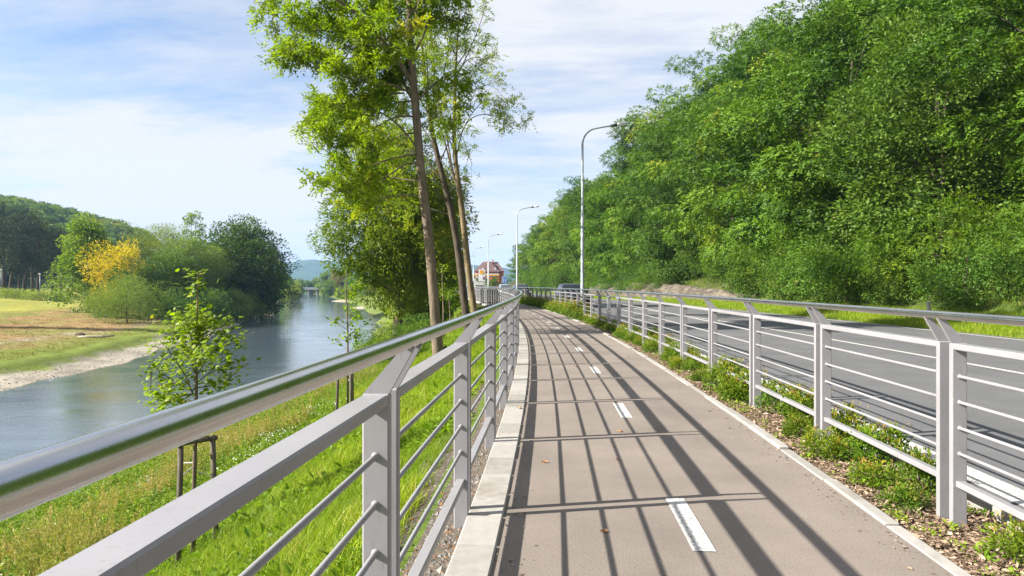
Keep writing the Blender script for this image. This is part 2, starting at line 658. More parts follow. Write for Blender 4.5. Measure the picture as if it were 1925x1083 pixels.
    M['weed'] = leaf_mat('weed_leaves', [(0, (.09, .175, .012)), (.6, (.175, .275, .018)), (1, (.26, .33, .028))], .40, .5, True)
    M['dry'] = leaf_mat('dry_stems', [(0, (.17, .20, .035)), (.5, (.30, .27, .08)), (1, (.42, .32, .14))], .30, .7, True)
    M['tallweed'] = leaf_mat('tall_weed_leaves', [(0, (.085, .155, .016)), (.5, (.17, .255, .022)), (1, (.27, .32, .04))], .35, .6, True)
    M['petal'] = basic('white_petals', (.75, .74, .68), .7, 0, .08)
    M['drygrass'] = leaf_mat('mown_dry_grass', [(0, (.17, .105, .045)), (.5, (.26, .17, .07)), (1, (.22, .23, .05))], .2, .8, True)
    # built things
    M['plaster_red'] = basic('red_plaster', (.42, .125, .085), .85, 0, .12, 2)
    M['plaster_pale'] = basic('pale_plaster', (.70, .62, .55), .85, 0, .08, 2)
    M['roof_tile'] = basic('brown_roof_tiles', (.115, .070, .065), .8, 0, .3, 5, .3)
    M['white'] = basic('white_coating', (.60, .60, .60), .45, 0, .04, 2)
    M['orange'] = basic('orange_fascia', (.78, .30, .012), .4, 0, .04, 2)
    M['emblem'] = basic('yellow_emblem', (.80, .42, .010), .4, 0, .04, 2)
    M['emblem_red'] = basic('red_outline', (.55, .03, .02), .4, 0, .04, 2)
    M['price'] = basic('price_board', (.10, .05, .16), .4, 0, .1, 3)
    M['pricered'] = basic('price_red', (.55, .05, .08), .4, 0, .1, 3)
    M['pricegrn'] = basic('price_green', (.03, .22, .14), .4, 0, .1, 3)
    M['dark'] = basic('dark_recess', (.02, .02, .02), .6, 0, .2, 3)
    M['blue'] = basic('blue_sign_sheet', (.012, .13, .46), .35, 0, .05, 3)
    M['glass'] = basic('dark_glass', (.018, .024, .03), .08, 0, .1, 2, 0, .8)
    M['rubber'] = basic('tyre_rubber', (.02, .02, .02), .8, 0, .1, 9)
    M['rim'] = basic('alloy_rim', (.42, .43, .44), .35, .8, .05, 3)
    M['car_dark'] = basic('dark_green_grey_car_paint', (.055, .065, .065), .28, .3, .04, 2)
    M['car_silver'] = basic('silver_car_paint', (.42, .45, .50), .3, .5, .04, 2)
    M['car_black'] = basic('black_car_paint', (.02, .02, .024), .25, .2, .04, 2)
    M['lens'] = basic('lamp_lens', (.72, .74, .75), .15, 0, .03, 3)
    M['headlight'] = basic('headlight_lens', (.75, .77, .8), .1, .2, .03, 3)
    M['tail'] = basic('tail_light', (.5, .02, .02), .2, 0, .05, 3)
    M['dark_metal'] = basic('dark_bracket', (.06, .06, .065), .5, .5, .1, 4)
    M['rock'] = None
    m, nt, b = new_mat('pale_rock')
    n = nz(nt, 1.6, 8, .72)
    n2 = nz(nt, .35, 4, .6)
    c = ramp(nt, n, [(.34, (.04, .034, .027)), (.5, (.13, .108, .085)), (.75, (.24, .208, .168))])
    c = mixc(nt, .7, c, ramp(nt, n2, [(.3, (.55, .56, .48)), (.65, (1.15, 1.1, 1.05))]), 'MULTIPLY')
    nt.links.new(c, b.inputs['Base Color'])
    b.inputs['Roughness'].default_value = .95
    bump(nt, b, n, 1.0, .15)
    M['rock'] = m
    M['log'] = basic('driftwood', (.34, .29, .23), .9, 0, .25, 6, .4)
    M['bridge'] = basic('bridge_concrete', (.25, .25, .24), .9, 0, .15, .6)
    m, nt, b = new_mat('fallen_leaf_brown')
    nt.links.new(ramp(nt, nz(nt, 30, 3), [(.3, (.20, .09, .03)), (.7, (.42, .22, .08))]), b.inputs['Base Color'])
    b.inputs['Roughness'].default_value = .8
    M['fallen'] = m
    m, nt, b = new_mat('wood_chips')
    a = nt.nodes.new('ShaderNodeAttribute')
    a.attribute_name = 'tint'
    nt.links.new(ramp(nt, a.outputs['Fac'], [(0, (.06, .036, .024)), (.35, (.19, .125, .08)), (.75, (.35, .255, .175)), (1, (.50, .39, .28))]), b.inputs['Base Color'])
    b.inputs['Roughness'].default_value = .9
    M['chips'] = m
    m, nt, b = new_mat('small_stones')
    a = nt.nodes.new('ShaderNodeAttribute')
    a.attribute_name = 'tint'
    nt.links.new(ramp(nt, a.outputs['Fac'], [(0, (.045, .042, .04)), (.5, (.13, .12, .11)), (.68, (.21, .195, .175)), (.75, (.13, .065, .03)), (1, (.22, .12, .05))]), b.inputs['Base Color'])
    b.inputs['Roughness'].default_value = .9
    M['stones'] = m
    m, nt, b = new_mat('river_stones')
    a = nt.nodes.new('ShaderNodeAttribute')
    a.attribute_name = 'tint'
    nt.links.new(ramp(nt, a.outputs['Fac'], [(0, (.10, .088, .07)), (.5, (.22, .195, .16)), (1, (.34, .31, .26))]), b.inputs['Base Color'])
    b.inputs['Roughness'].default_value = .9
    M['beach'] = m


build_materials()


# ------------------------------------------------------------------ ground sheet, river, hills
def build_ground():
    Ys = np.concatenate([np.arange(-40, 0, 2.0), np.arange(0, 24, .4), np.arange(24, 130, .9)])
    y, st = 130.0, 1.2
    far = []
    while y < 4550:
        far.append(y)
        st *= 1.05
        y += min(st, 150)
    Ys = np.concatenate([Ys, far, [4560]])
    rows = []
    lw = np.concatenate([[0, .35, .8, 1.4, 2, 2.7, 3.3, 4.0, 4.6, 5.2, 6, 7, 8], np.arange(9, 60, 1.3), np.geomspace(62, 3000, 44)])
    tw = np.linspace(0, 1, 14)
    tb = np.linspace(0, 1, 46)
    rt = np.concatenate([[0, .02, 1, 2, 3, 5, 8, 11, 13.4, 13.7, 14.3, 15, 16, 17, 18], np.arange(19, 60, 1.5), np.geomspace(62, 3000, 30)])
    for Y in Ys:
        xl, rb, lb = float(XL(min(Y, 340))), float(RB(Y)), float(LB(Y))
        if Y > 340:
            xl = max(xl, rb + 12)
        e = xl - .28
        row = np.concatenate([np.maximum(lb - lw[::-1], -3050), (lb + (rb - lb) * tw)[1:-1], rb + (e - rb) * tb, np.minimum(e + rt[1:], 3050)])
        row = np.maximum.accumulate(row + np.arange(len(row)) * 1e-4)
        rows.append(row)
    X = np.array(rows)
    YY = np.repeat(Ys[:, None], X.shape[1], 1)
    Z = terrain(X, YY)
    n, m = X.shape
    V = np.stack([X, YY, Z], -1).reshape(-1, 3)
    i = np.arange(n * m).reshape(n, m)
    Q = np.stack([i[:-1, :-1], i[:-1, 1:], i[1:, 1:], i[1:, :-1]], -1).reshape(-1, 4)
    # zone colours
    xl = XL(np.minimum(YY, 340))
    rb, lb = RB(YY), LB(YY)
    o, dl = X - xl, lb - X

    def c(*k):
        return np.array(k)
    n1, n2, n3 = vnoise(X, YY, 6, 11), vnoise(X, YY, 1.7, 12), vnoise(X, YY, 22, 13)
    col = np.zeros((n, m, 3)) + c(.09, .14, .02)
    g = (n1 * .5 + n2 * .5)[..., None]
    col = col * (.75 + .5 * g)
    col = np.where((o < -.2)[..., None] & (g > .66), c(.16, .15, .05), col)                    # drier patches on the bank
    nb = sstep(-8, -11.5, o)[..., None] * (n2[..., None] * .6 + .2)
    col = col * (1 - nb) + c(.13, .15, .035) * nb
    L_ = (X < lb)
    brown = sstep(7, 11, dl + (n1 - .5) * 5) * (1 - sstep(30, 40, dl + (n1 - .5) * 8))
    streak = vnoise(X, YY * .35 + X * .5, 2.2, 21)
    grs = c(.15, .19, .03)[None, None]
    dry = c(.27, .18, .08)[None, None] * (.75 + .5 * streak[..., None])
    patch = sstep(.42, .62, n1 * .6 + streak * .4)[..., None] * .8
    dry = dry * (1 - patch) + c(.17, .185, .045) * patch
    far_f = c(.27, .27, .045)[None, None] * (.8 + .4 * n3[..., None])
    left = np.where((dl < 35)[..., None], grs, far_f)
    left = left * (1 - brown[..., None]) + dry * brown[..., None]
    trk = np.exp(-((dl - 13.5 - 2.5 * np.sin(YY * .05)) / 1.3) ** 2)[..., None] * sstep(.25, .5, n2)[..., None]
    left = left * (1 - trk) + c(.30, .25, .19) * trk                                            # bare gravel track
    gr = (1 - sstep(3.0, 3.9, dl + (n2 - .5) * 1.6 + (n1 - .5) * 1.2))[..., None]
    left = left * (1 - gr) + c(.30, .27, .225) * (.7 + .6 * n2[..., None]) * gr                   # gravel beach
    wood = sstep(75, 90, dl + (n1 - .5) * 15)[..., None] * sstep(150, 210, YY)[..., None]
    left = left * (1 - wood) + c(.045, .07, .02) * wood
    col = np.where(L_[..., None], left, col)
    col = np.where(((X <= rb) & (X >= lb))[..., None], c(.12, .11, .075), col)
    hx = HILLX(YY)
    soil = sstep(-.5, 2.0, X - hx)[..., None]
    col = np.where((o > 0)[..., None], (c(.085, .15, .022) * (.75 + .5 * g)) * (1 - soil) + c(.045, .045, .022) * soil, col)
    ff = sstep(700, 1500, YY)[..., None]
    col = col * (1 - ff) + (c(.10, .14, .04) * (1 - n3[..., None]) + c(.30, .27, .12) * n3[..., None]) * ff
    me = mesh_np('ground', V, Q, M['ground'], True, col=col.reshape(-1, 3))
    tag(obj('ground', me), 'grassy river banks, verge and wooded valley floor', kind='structure')

    # river surface
    Yr = np.concatenate([np.arange(-40, 130, 2.0), np.arange(130, 700, 6.0), np.arange(700, 1500, 40.0)])
    a, b = LB(Yr) - 1.2, RB(Yr) + 1.2
    t = np.linspace(0, 1, 5)
    X = a[:, None] + (b - a)[:, None] * t
    V = np.stack([X, np.repeat(Yr[:, None], 5, 1), np.full_like(X, -5.5)], -1).reshape(-1, 3)
    i = np.arange(len(V)).reshape(len(Yr), 5)
    Q = np.stack([i[:-1, :-1], i[:-1, 1:], i[1:, 1:], i[1:, :-1]], -1).reshape(-1, 4)
    tag(obj('river', mesh_np('river', V, Q, M['water'], True)), 'calm river reflecting the cloudy sky between its banks', kind='structure')

    # sand and gravel bars lying in the river
    def bar(cx, cy, lx, ly, rot, label):
        k = 26
        r = np.linspace(0, 1, 8)
        th = np.linspace(0, 2 * np.pi, k, endpoint=False)
        V = []
        for rr in r:
            for q in th:
                w = 1 + .18 * math.sin(2 * q + 1) + .1 * math.sin(5 * q + cx)
                x, yv = rr * lx * w * math.cos(q), rr * ly * w * math.sin(q)
                V.append((cx + x * math.cos(rot) - yv * math.sin(rot), cy + x * math.sin(rot) + yv * math.cos(rot),
                          -5.62 + .5 * (1 - rr ** 1.6) + .05 * math.sin(x * 2) * (1 - rr)))
        Q = [(a_ * k + j, a_ * k + (j + 1) % k, (a_ + 1) * k + (j + 1) % k, (a_ + 1) * k + j) for a_ in range(7) for j in range(k)]
        m = M['bar']
        o_ = obj('gravel_bar', mesh_np('gravel_bar', V, np.array(Q), m, True))
        tag(o_, label, kind='structure')
    M['bar'] = basic('bar_gravel', (.33, .28, .22), .95, 0, .25, 3, .4, .2)
    bar(-60, 168, 3.4, 17, .36, 'pale gravel bar beside the left bank of the river')
    bar(-70, 300, 7, 34, .42, 'long pale gravel beach on the right bank upstream')
    bar(-46, 215, 4, 13, .3, 'small gravel beach under the overhanging trees')


def build_far_hills():
    xs = np.linspace(-3000, 1600, 170)
    ys = np.linspace(2500, 4300, 34)
    X, Y = np.meshgrid(xs, ys)
    px = CX + X / Y * F
    prof = np.interp(px, [-300, 200, 420, 500, 517, 545, 572, 592, 600, 625, 650, 700, 800, 880, 920, 1000, 1300],
                     [60, 52, 45, 48, 45, 43, 47, 48, 46, 44, 45, 46, 42, 38, 34, 25, 10])
    ridge = prof / F * 3400
    t = (Y - 2500) / 1800
    h = np.sin(np.clip(t * 1.0, 0, .5) * np.pi) ** 1.2
    h = np.where(t > .5, 1 - .5 * (t - .5), h)
    gul = (vnoise(X, Y, 260, 31) - .5) * 26 + (vnoise(X, Y, 90, 32) - .5) * 12 + (vnoise(X, Y, 38, 33) - .5) * 5
    Z = ridge * h + gul * sstep(0, .25, t) * (1 - sstep(.35, .5, t) * .8) - 4
    V = np.stack([X, Y, Z], -1).reshape(-1, 3)
    i = np.arange(len(V)).reshape(X.shape)
    Q = np.stack([i[:-1, :-1], i[:-1, 1:], i[1:, 1:], i[1:, :-1]], -1).reshape(-1, 4)
    m = basic('distant_woods', (.045, .072, .030), .95, 0, .35, .012, .0, .1)
    tag(obj('far_hills', mesh_np('far_hills', V, Q, m, True)), 'long blue hazy ridge at the end of the valley', kind='structure')


def ribbon(name, o0, o1, z0, z1, Ys, mat, label=None, camber=0, n=2):
    V = []
    for Y in Ys:
        for k in range(n):
            t = k / (n - 1)
            x, y = P2(Y, o0 + (o1 - o0) * t)
            V.append((x, y, z0 + (z1 - z0) * t + camber * 4 * t * (1 - t)))
    i = np.arange(len(V)).reshape(len(Ys), n)
    Q = np.stack([i[:-1, :-1], i[:-1, 1:], i[1:, 1:], i[1:, :-1]], -1).reshape(-1, 4)
    o = obj(name, mesh_np(name, V, Q, mat, True))
    tag(o, label, kind='structure')
    return o


PW = 2.38            # width of the asphalt of the path
ZR = 0.03            # road level
YS = np.concatenate([np.arange(-8, 60, .5), np.arange(60, 330, 2.5)])


def build_paving():
    ribbon('cycle_path', -.015, PW + .015, 0, 0, YS, M['path'], 'warm grey asphalt cycle path curving away between two railings')
    ribbon('road', 3.36, 13.9, ZR - .01, ZR - .03, YS, M['road'], 'dark grey two lane asphalt road beside the cycle path', .05, 7)
    # road edge and centre lines: sheets just above the road
    def line(o0, o1, lab, ys=YS):
        def zz(o):
            t = (o - 3.36) / (13.9 - 3.36)
            return ZR - .01 - .02 * t + .05 * 4 * t * (1 - t) + .006
        ribbon('road_marking', o0, o1, zz(o0), zz(o1), ys, M['line'], lab)
    line(3.44, 3.68, 'white edge line of the road nearest the railing')
    line(7.95, 8.08, 'thin white centre line of the road')
    line(13.25, 13.42, 'white edge line of the road along the grass verge')
    ribbon('mulch_bed', PW + .10, 3.23, -.03, -.05, YS[YS < 140], M['mulch'], 'brown wood chip bed between path and road')
    ribbon('gravel_strip', -.95, -.2, -.24, -.035, YS[YS < 100], M['gravel'], 'strip of gravel and leaf litter under the left railing')
    # dashed centre line of the path
    starts = [-2.0 + 3.95 * k for k in range(26)]
    for s in [3.99 + 3.93 * k for k in range(-1, 26)]:
        e = s + .97
        ys = np.linspace(s, e, 4)
        o0 = 1.17
        V = []
        for Y in ys:
            for o_ in (o0 - .065, o0 + .065):
                x, y = P2(Y, o_)
                V.append((x, y, .004))
        i = np.arange(8).reshape(4, 2)
        Q = np.stack([i[:-1, 0], i[:-1, 1], i[1:, 1], i[1:, 0]], -1)
        tag(obj('path_marking', mesh_np('path_marking', V, Q, M['line'])), 'short white dash of the cycle path centre line', kind='structure')

    # kerbs: single stones with open joints near, one strip further on
    def kerb(nm, label, o0, o1, L, top, smax, mat):
        root = bpy.data.objects.new(nm, None)
        link(root)
        tag(root, label, kind='structure')
        mb = MB().box(o0, o1, -L / 2 + .008, L / 2 - .008, -.16, top, .009)
        me = mb.mesh('kerb_stone', mat)
        s = s_of_Y(-1.5)
        k = 0
        while s < smax:
            Y = Y_of_s(s + L / 2)
            x, y = P2(Y, 0)
            o = obj('kerb_stone', me, root)
            r = random.Random(k)
            o.location = (x, y, r.uniform(-.003, .003))
            o.rotation_euler = (r.uniform(-.004, .004), r.uniform(-.008, .008), -math.atan(float(slope_XL(Y))) + r.uniform(-.004, .004))
            s += L
            k += 1
        V, Q = [], []
        ys = np.arange(Y_of_s(s), 320, 1.5)
        for Y in ys:
            for o_, z in ((o0, -.16), (o0, top), (o1, top), (o1, -.16)):
                x, y = P2(Y, o_)
                V.append((x, y, z))
        for a in range(len(ys) - 1):
            for j in range(3):
                Q.append((a * 4 + j, a * 4 + j + 1, a * 4 + 4 + j + 1, a * 4 + 4 + j))
        st = obj('kerb_strip', mesh_np('kerb_strip', V, np.array(Q), mat), root)
        st['kind'] = 'stuff'
    kerb('broad_kerb', 'pale concrete kerb under the left railing', -.235, -.004, .5, .018, 34, M['concrete'])
    kerb('path_kerb', 'narrow pale concrete kerb along the mulch bed', PW + .004, PW + .10, 1.0, .016, 40, M['concrete'])
    kerb('road_kerb', 'concrete kerb between the mulch bed and the road', 3.24, 3.35, 1.0, ZR, 40, M['concrete'])
    # retaining wall under the far part of the left railing
    V = []
    ys = np.arange(36, 100, 1.0)
    for Y in ys:
        for o_, z in ((-.42, -2.4), (-.42, -.02), (-.235, -.02), (-.235, -2.4)):
            x, y = P2(Y, o_ - .02)
            V.append((x, y, z))
    Q = [(a * 4 + j, a * 4 + j + 1, a * 4 + 5 + j, a * 4 + 4 + j) for a in range(len(ys) - 1) for j in range(3)]
    w = obj('retaining_wall', mesh_np('retaining_wall', V, [np.array(Q), np.array([[0, 1, 2, 3]])], M['concrete_side']))
    tag(w, 'low concrete retaining wall under the far end of the left railing', 'wall')


# ------------------------------------------------------------------ railings
PANEL = 2.12


def build_railing(name, label, off, side, Yphase, Yend):
    """side = +1: leans to the right (left railing), -1: leans to the left"""
    root = thing(name, label, 'railing')
    s0 = s_of_Y(Yphase)
    while s0 > s_of_Y(-2.2):
        s0 -= PANEL
    # shared meshes, local x towards the path, y along the railing
    b = .006
    post = MB().box(-.047, .047, -.02, .02, -.30, 1.13, b).mesh('post', M['paint'])
    L = PANEL - .09 - .08                  # clear span between the two posts of a panel
    top = MB().box(-.045, .045, -L / 2, L / 2, 1.088, 1.128, b).mesh('top_rail', M['paint'])
    bot = MB().box(-.026, .026, -L / 2, L / 2, .215, .255, .004).mesh('bottom_rail', M['paint'])
    rod = MB().tube([(0, -L / 2, 0), (0, L / 2, 0)], .0105, 10, False)
    for q in (-1, 1):       # weld beads where the rod meets the posts
        rod.tube([(0, q * L / 2, 0), (0, q * (L / 2 - .004), 0), (0, q * (L / 2 - .010), 0)], [.0155, .0145, .0106], 10, False)
    rod = rod.mesh('rod', M['paint'], True)
    t0, t1 = .011, -.011
    prof = [(-.046, 1.13), (.044, 1.13), (.132, 1.288), (.092, 1.288)]
    brk = MB()
    brk.loft([[(x, t1, z) for x, z in prof], [(x, t0, z) for x, z in prof]])
    brk = brk.mesh('bracket', M['paint'])
    i = 0
    s = s0
    while Y_of_s(s) < Yend:
        Ym = Y_of_s(s + PANEL / 2)
        x, y = P2(Ym, off)
        h = -math.atan(float(slope_XL(Ym)))
        rot = h if side > 0 else h + math.pi
        ca, sa = math.cos(h), math.sin(h)

        def put(nm, me, parent, lx, ly, lz=0.0):
            o = bpy.data.objects.new(nm, me)
            COL.objects.link(o)
            o.parent = parent
            o.location = (x + ca * lx - sa * ly, y + sa * lx + ca * ly, lz)
            o.rotation_euler = (0, 0, rot)
            return o
        e = L / 2 + .02
        for q in (-1, 1):
            p = put('post', post, root, 0, q * e)
            k = bpy.data.objects.new('bracket', brk)
            COL.objects.link(k)
            k.parent = p
        put('top_rail', top, root, 0, 0)
        put('bottom_rail', bot, root, 0, 0)
        for z in (.918, .754, .590, .426):
            put('rod', rod, root, 0, 0, z)
        s += PANEL
        i += 1
    ys = np.concatenate([np.arange(Y_of_s(s0), 20, .35), np.arange(20, Yend + 1, 1.0)])
    pts = [(*P2(Y, off + side * .112), 1.309) for Y in ys]
    MB().tube(pts, .0265, 20).obj('handrail', M['steel'], root, True)
    return root


# ------------------------------------------------------------------ foliage generators
def unit(v):
    return v / np.maximum(np.linalg.norm(v, axis=-1, keepdims=True), 1e-9)


def diamonds(P, D, N, L, Wd, curl=0.0):
    """leaf-shaped quads; P base, D direction, N normal"""
    n = len(P)
    Sd = unit(np.cross(N, D))
    L, Wd = np.broadcast_to(L, (n,))[:, None], np.broadcast_to(Wd, (n,))[:, None]
    nn = unit(np.cross(D, Sd))
    a = P
    b = P + D * L * .45 + Sd * Wd * .5 + nn * L * curl
    c = P + D * L
    d = P + D * L * .45 - Sd * Wd * .5 + nn * L * curl
    V = np.stack([a, b, c, d], 1).reshape(-1, 3)
    Q = np.arange(n * 4).reshape(n, 4)
    return V, Q


def sprays(P, D, N, tint, rng, k=7, ln=.25, lL=.075, lW=.035):
    """pinnate leaves: k leaflets along a rachis"""
    n = len(P)
    Sd = unit(np.cross(N, D))
    ln = np.broadcast_to(ln, (n,))
    PP, DD, NN, TT, LL = [], [], [], [], []
    for j in range(k):
        t = (j // 2 + .6) / (k // 2 + .6) if j < k - 1 else 1.0
        sg = (1 if j % 2 else -1) if j < k - 1 else 0
        base = P + D * (ln * t)[:, None] - np.array([0, 0, 1.0]) * (ln * .35 * t * t)[:, None]
        dr = unit(D * (.5 if sg else 1) + Sd * sg * .85 + rng.normal(0, .18, (n, 3)))
        PP.append(base)
        DD.append(dr)
        NN.append(unit(N + rng.normal(0, .22, (n, 3))))
        TT.append(tint + rng.normal(0, .06, n))
        LL.append(lL * rng.uniform(.75, 1.2, n))
    P_, D_, N_ = np.concatenate(PP), np.concatenate(DD), np.concatenate(NN)
    L_ = np.concatenate(LL)
    V, Q = diamonds(P_, D_, N_, L_, L_ * lW / lL, .06)
    return V, Q, np.clip(np.concatenate(TT), 0, 1)


def clump_leaves(C, R, crown_c, rng, per, size, aspect=.5, k=1, flat=.65, droop=.25, tint_mu=.5, tint_sd=.13, ln=.25, hollow=.5, tints=None):
    """leaf faces around clump centres C (n,3) with radii R"""
    n = len(C)
    cnt = np.maximum(4, (per * (R / R.mean()) ** 2).astype(int))
    idx = np.repeat(np.arange(n), cnt)
    m = len(idx)
    u = unit(rng.normal(0, 1, (m, 3)))
    rad = rng.uniform(hollow, 1, m) ** .6
    off = u * (R[idx] * rad)[:, None] * np.array([1, 1, flat])
    P = C[idx] + off
    out = unit(P - crown_c)
    D = unit(u * .8 + out * .7 + rng.normal(0, .45, (m, 3)) + np.array([0, 0, -droop]))
    N = unit(u * .75 + out * .45 + np.array([0, 0, .55]) + rng.normal(0, .30, (m, 3)))
    ct = np.clip(rng.normal(tint_mu, tint_sd, n), 0, 1) if tints is None else tints
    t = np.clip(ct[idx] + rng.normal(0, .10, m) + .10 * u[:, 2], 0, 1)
    if k > 1:
        return sprays(P, D, N, t, rng, k, ln * rng.uniform(.7, 1.2, m), size, size * aspect)
    L = size * rng.uniform(.65, 1.25, m)
    V, Q = diamonds(P, D, N, L, L * aspect, .08)
    return V, Q, t


def curve_pts(a, b, sag, n, rng, jit=.03):
    a, b = np.asarray(a, float), np.asarray(b, float)
    t = np.linspace(0, 1, n)[:, None]
    P = a + (b - a) * t
    P[:, 2] += sag * np.sin(np.pi * t[:, 0])
    ln = np.linalg.norm(b - a)
    P[1:-1] += rng.normal(0, jit * ln, (n - 2, 3)) * .5
    return P


def crown_tree(name, rng, h, base, rx, ry, rz_top, ncl, per, size, leafmat, bark, k=1, aspect=.5, trunk_r=.18, clr=(.8, 1.5), shape=None,
               tint_mu=.5, tint_sd=.13, limbs=14, droop=.25, lean=(0, 0), flat=.65, ln=.25, fill=.35, tint_fn=None, hollow=.5, trunk_top=.8):
    """a broadleaf tree or shrub as (crown mesh, trunk mesh); crown spans base..h"""
    cz, hz = (base + h) / 2, (h - base) / 2
    u = unit(rng.normal(0, 1, (ncl, 3)))
    r = np.where(rng.random(ncl) < fill, rng.uniform(.25, .8, ncl), rng.uniform(.74, 1.04, ncl))
    wob = 1 + .16 * np.sin(3 * np.arctan2(u[:, 1], u[:, 0]) + rng.uniform(0, 6)) * np.cos(2.3 * u[:, 2] + rng.uniform(0, 6)) + rng.normal(0, .07, ncl)
    C = u * (r * wob)[:, None] * np.array([rx, ry, hz])
    if shape is not None:
        tz = np.clip(C[:, 2] / hz * .5 + .5, 0, 1)
        C[:, :2] *= shape(tz)[:, None]
    C[:, 2] += cz
    C[:, 0] += lean[0] * (C[:, 2] / h)
    C[:, 1] += lean[1] * (C[:, 2] / h)
    R = rng.uniform(clr[0], clr[1], ncl)
    tn = None
    if tint_fn is not None:
        tn = np.clip(tint_fn(C / np.array([rx, ry, h]), rng), 0, 1)
    V, Q, t = clump_leaves(C, R, np.array([0, 0, base + .35 * (h - base)]), rng, per, size, aspect, k, flat, droop, tint_mu, tint_sd, ln, hollow, tn)
    crown = mesh_np('crown', V, Q, leafmat, False, t)
    tb = MB()
    tp = [(lean[0] * q, lean[1] * q, h * trunk_top * q) for q in np.linspace(0, 1, 7)]
    tp = [(x + rng.normal(0, .012 * h) * (q > 0), y + rng.normal(0, .012 * h) * (q > 0), z) for q, (x, y, z) in enumerate(tp)]
    tr = trunk_r * np.array([1.35, 1, .9, .78, .62, .42, .18])
    tp[0] = (0, 0, -.4)
    tb.tube(tp, tr, 9)
    sel = rng.choice(ncl, min(limbs, ncl), replace=False)
    tpa = np.array(tp)
    for s_ in sel:
        c = C[s_]
        f = np.clip((c[2] * .62) / (h * trunk_top), .12, .92)
        zq = f * h * trunk_top
        a = np.array([np.interp(zq, tpa[:, 2], tpa[:, 0]), np.interp(zq, tpa[:, 2], tpa[:, 1]), zq])
        P = curve_pts(a, c, .05 * h * rng.uniform(-.4, 1), 6, rng)
        tb.tube(P, np.linspace(trunk_r * .42 * (1 - .6 * f), trunk_r * .06 + .006, 6), 6, False)
    trunk = tb.mesh('trunk', bark, True)
    return crown, trunk


def tree_thing(name, label, cat, meshes, loc, rz=0.0, scale=1.0, group=None, crown_kind=True):
    r = thing(name, label, cat, loc, rz, group)
    r.scale = scale if hasattr(scale, '__len__') else (scale,) * 3
    c = obj('crown' if cat == 'tree' else 'foliage', meshes[0], r)
    obj('trunk' if cat == 'tree' else 'stems', meshes[1], r)
    return r


def limb_tree(name, label, rng, trunk, trunk_r, limbs, leafmat, bark, twig_len=(.7, 1.5), leaf=.10, per=26, group=None, k=7, dens=1.0, tint_mu=.55,
              ln=.22, back=8, back_len=(1.5, 3.0), bark2=None):
    """tree drawn limb by limb: trunk polyline, limbs = list of (points, base radius, leafy-from, density)"""
    trunk = np.asarray(trunk, float)
    base = trunk[0].copy()
    root = thing(name, label, 'tree', tuple(base), 0, group)
    tb = MB()

    def refine(P, n):
        P = np.asarray(P, float)
        d = np.concatenate([[0], np.cumsum(np.linalg.norm(np.diff(P, axis=0), axis=1))])
        q = np.linspace(0, d[-1], n)
        # smooth through Catmull-like averaging
        out = np.stack([np.interp(q, d, P[:, i]) for i in range(3)], 1)
        for _ in range(2):
            out[1:-1] = (out[:-2] + 2 * out[1:-1] + out[2:]) / 4
        return out, d[-1]
    T, tl = refine(trunk, 22)
    tr = np.interp(np.linspace(0, 1, 22), np.linspace(0, 1, len(trunk_r)), trunk_r)
    tr[0] *= 1.35
    tr[1] *= 1.12
    tb.tube(T - base, tr * (1 + rng.normal(0, .02, 22)), 14)
    CP, CD, CT = [], [], []
    L_all = [list(l) for l in limbs]
    # limbs towards and away from the viewer give the crown its depth
    for _ in range(back):
        f = rng.uniform(.5, .97)
        a = np.array([np.interp(f, np.linspace(0, 1, 22), T[:, i]) for i in range(3)])
        th = rng.uniform(0, 2 * np.pi)
        l = rng.uniform(*back_len)
        b = a + l * np.array([.55 * math.cos(th), 1.0 * math.sin(th), .75 * rng.uniform(.4, 1.1)])
        L_all.append([[a, (a + b) / 2 + np.array([0, 0, .12 * l]), b], .035, .3, 1.0])
    for pts, r0, lf, dn in L_all:
        P, ll = refine(pts, 12)
        tb.tube(P - base, np.linspace(r0, .010, 12), 7, False)
        nb = max(3, int(ll * 3.0))
        for j in range(nb):
            f = lf + (1 - lf) * (j + rng.random()) / nb
            a = np.array([np.interp(f, np.linspace(0, 1, 12), P[:, i]) for i in range(3)])
            i0 = min(int(f * 11), 10)
            d0 = unit(P[i0 + 1] - P[i0])
            d = unit(d0 * .55 + unit(rng.normal(0, 1, 3)) * .9 + np.array([0, 0, .25]))
            l = rng.uniform(*twig_len) * (1.1 - .35 * f)
            b = a + d * l + np.array([0, 0, -.06 * l])
            Q = curve_pts(a, b, .05 * l, 5, rng, .06)
            tb.tube(Q - base, np.linspace(r0 * .28 + .003, .004, 5), 5, False)
            m = max(1, int(per * dn * dens * l))
            q = rng.uniform(.25, 1.03, m)
            pp = np.stack([np.interp(q, np.linspace(0, 1, 5), Q[:, i]) for i in range(3)], 1)
            CP.append(pp + rng.normal(0, .13, (m, 3)) * np.array([1, 1, .8]))
            CD.append(unit(d * .4 + rng.normal(0, .8, (m, 3)) + np.array([0, 0, -.15])))
            CT.append(np.clip(rng.normal(tint_mu, .16) + rng.normal(0, .09, m), 0, 1))
    P, D, t = np.concatenate(CP) - base, np.concatenate(CD), np.concatenate(CT)
    N = unit(np.array([0, 0, 1.0]) + rng.normal(0, .55, P.shape))
    V, Q, tt = sprays(P, D, N, t, rng, k, ln * rng.uniform(.7, 1.2, len(P)), leaf, leaf * .42)
    obj('trunk', tb.mesh('trunk', bark, True), root)
    obj('crown', mesh_np('crown', V, Q, leafmat, False, tt), root)
    return root


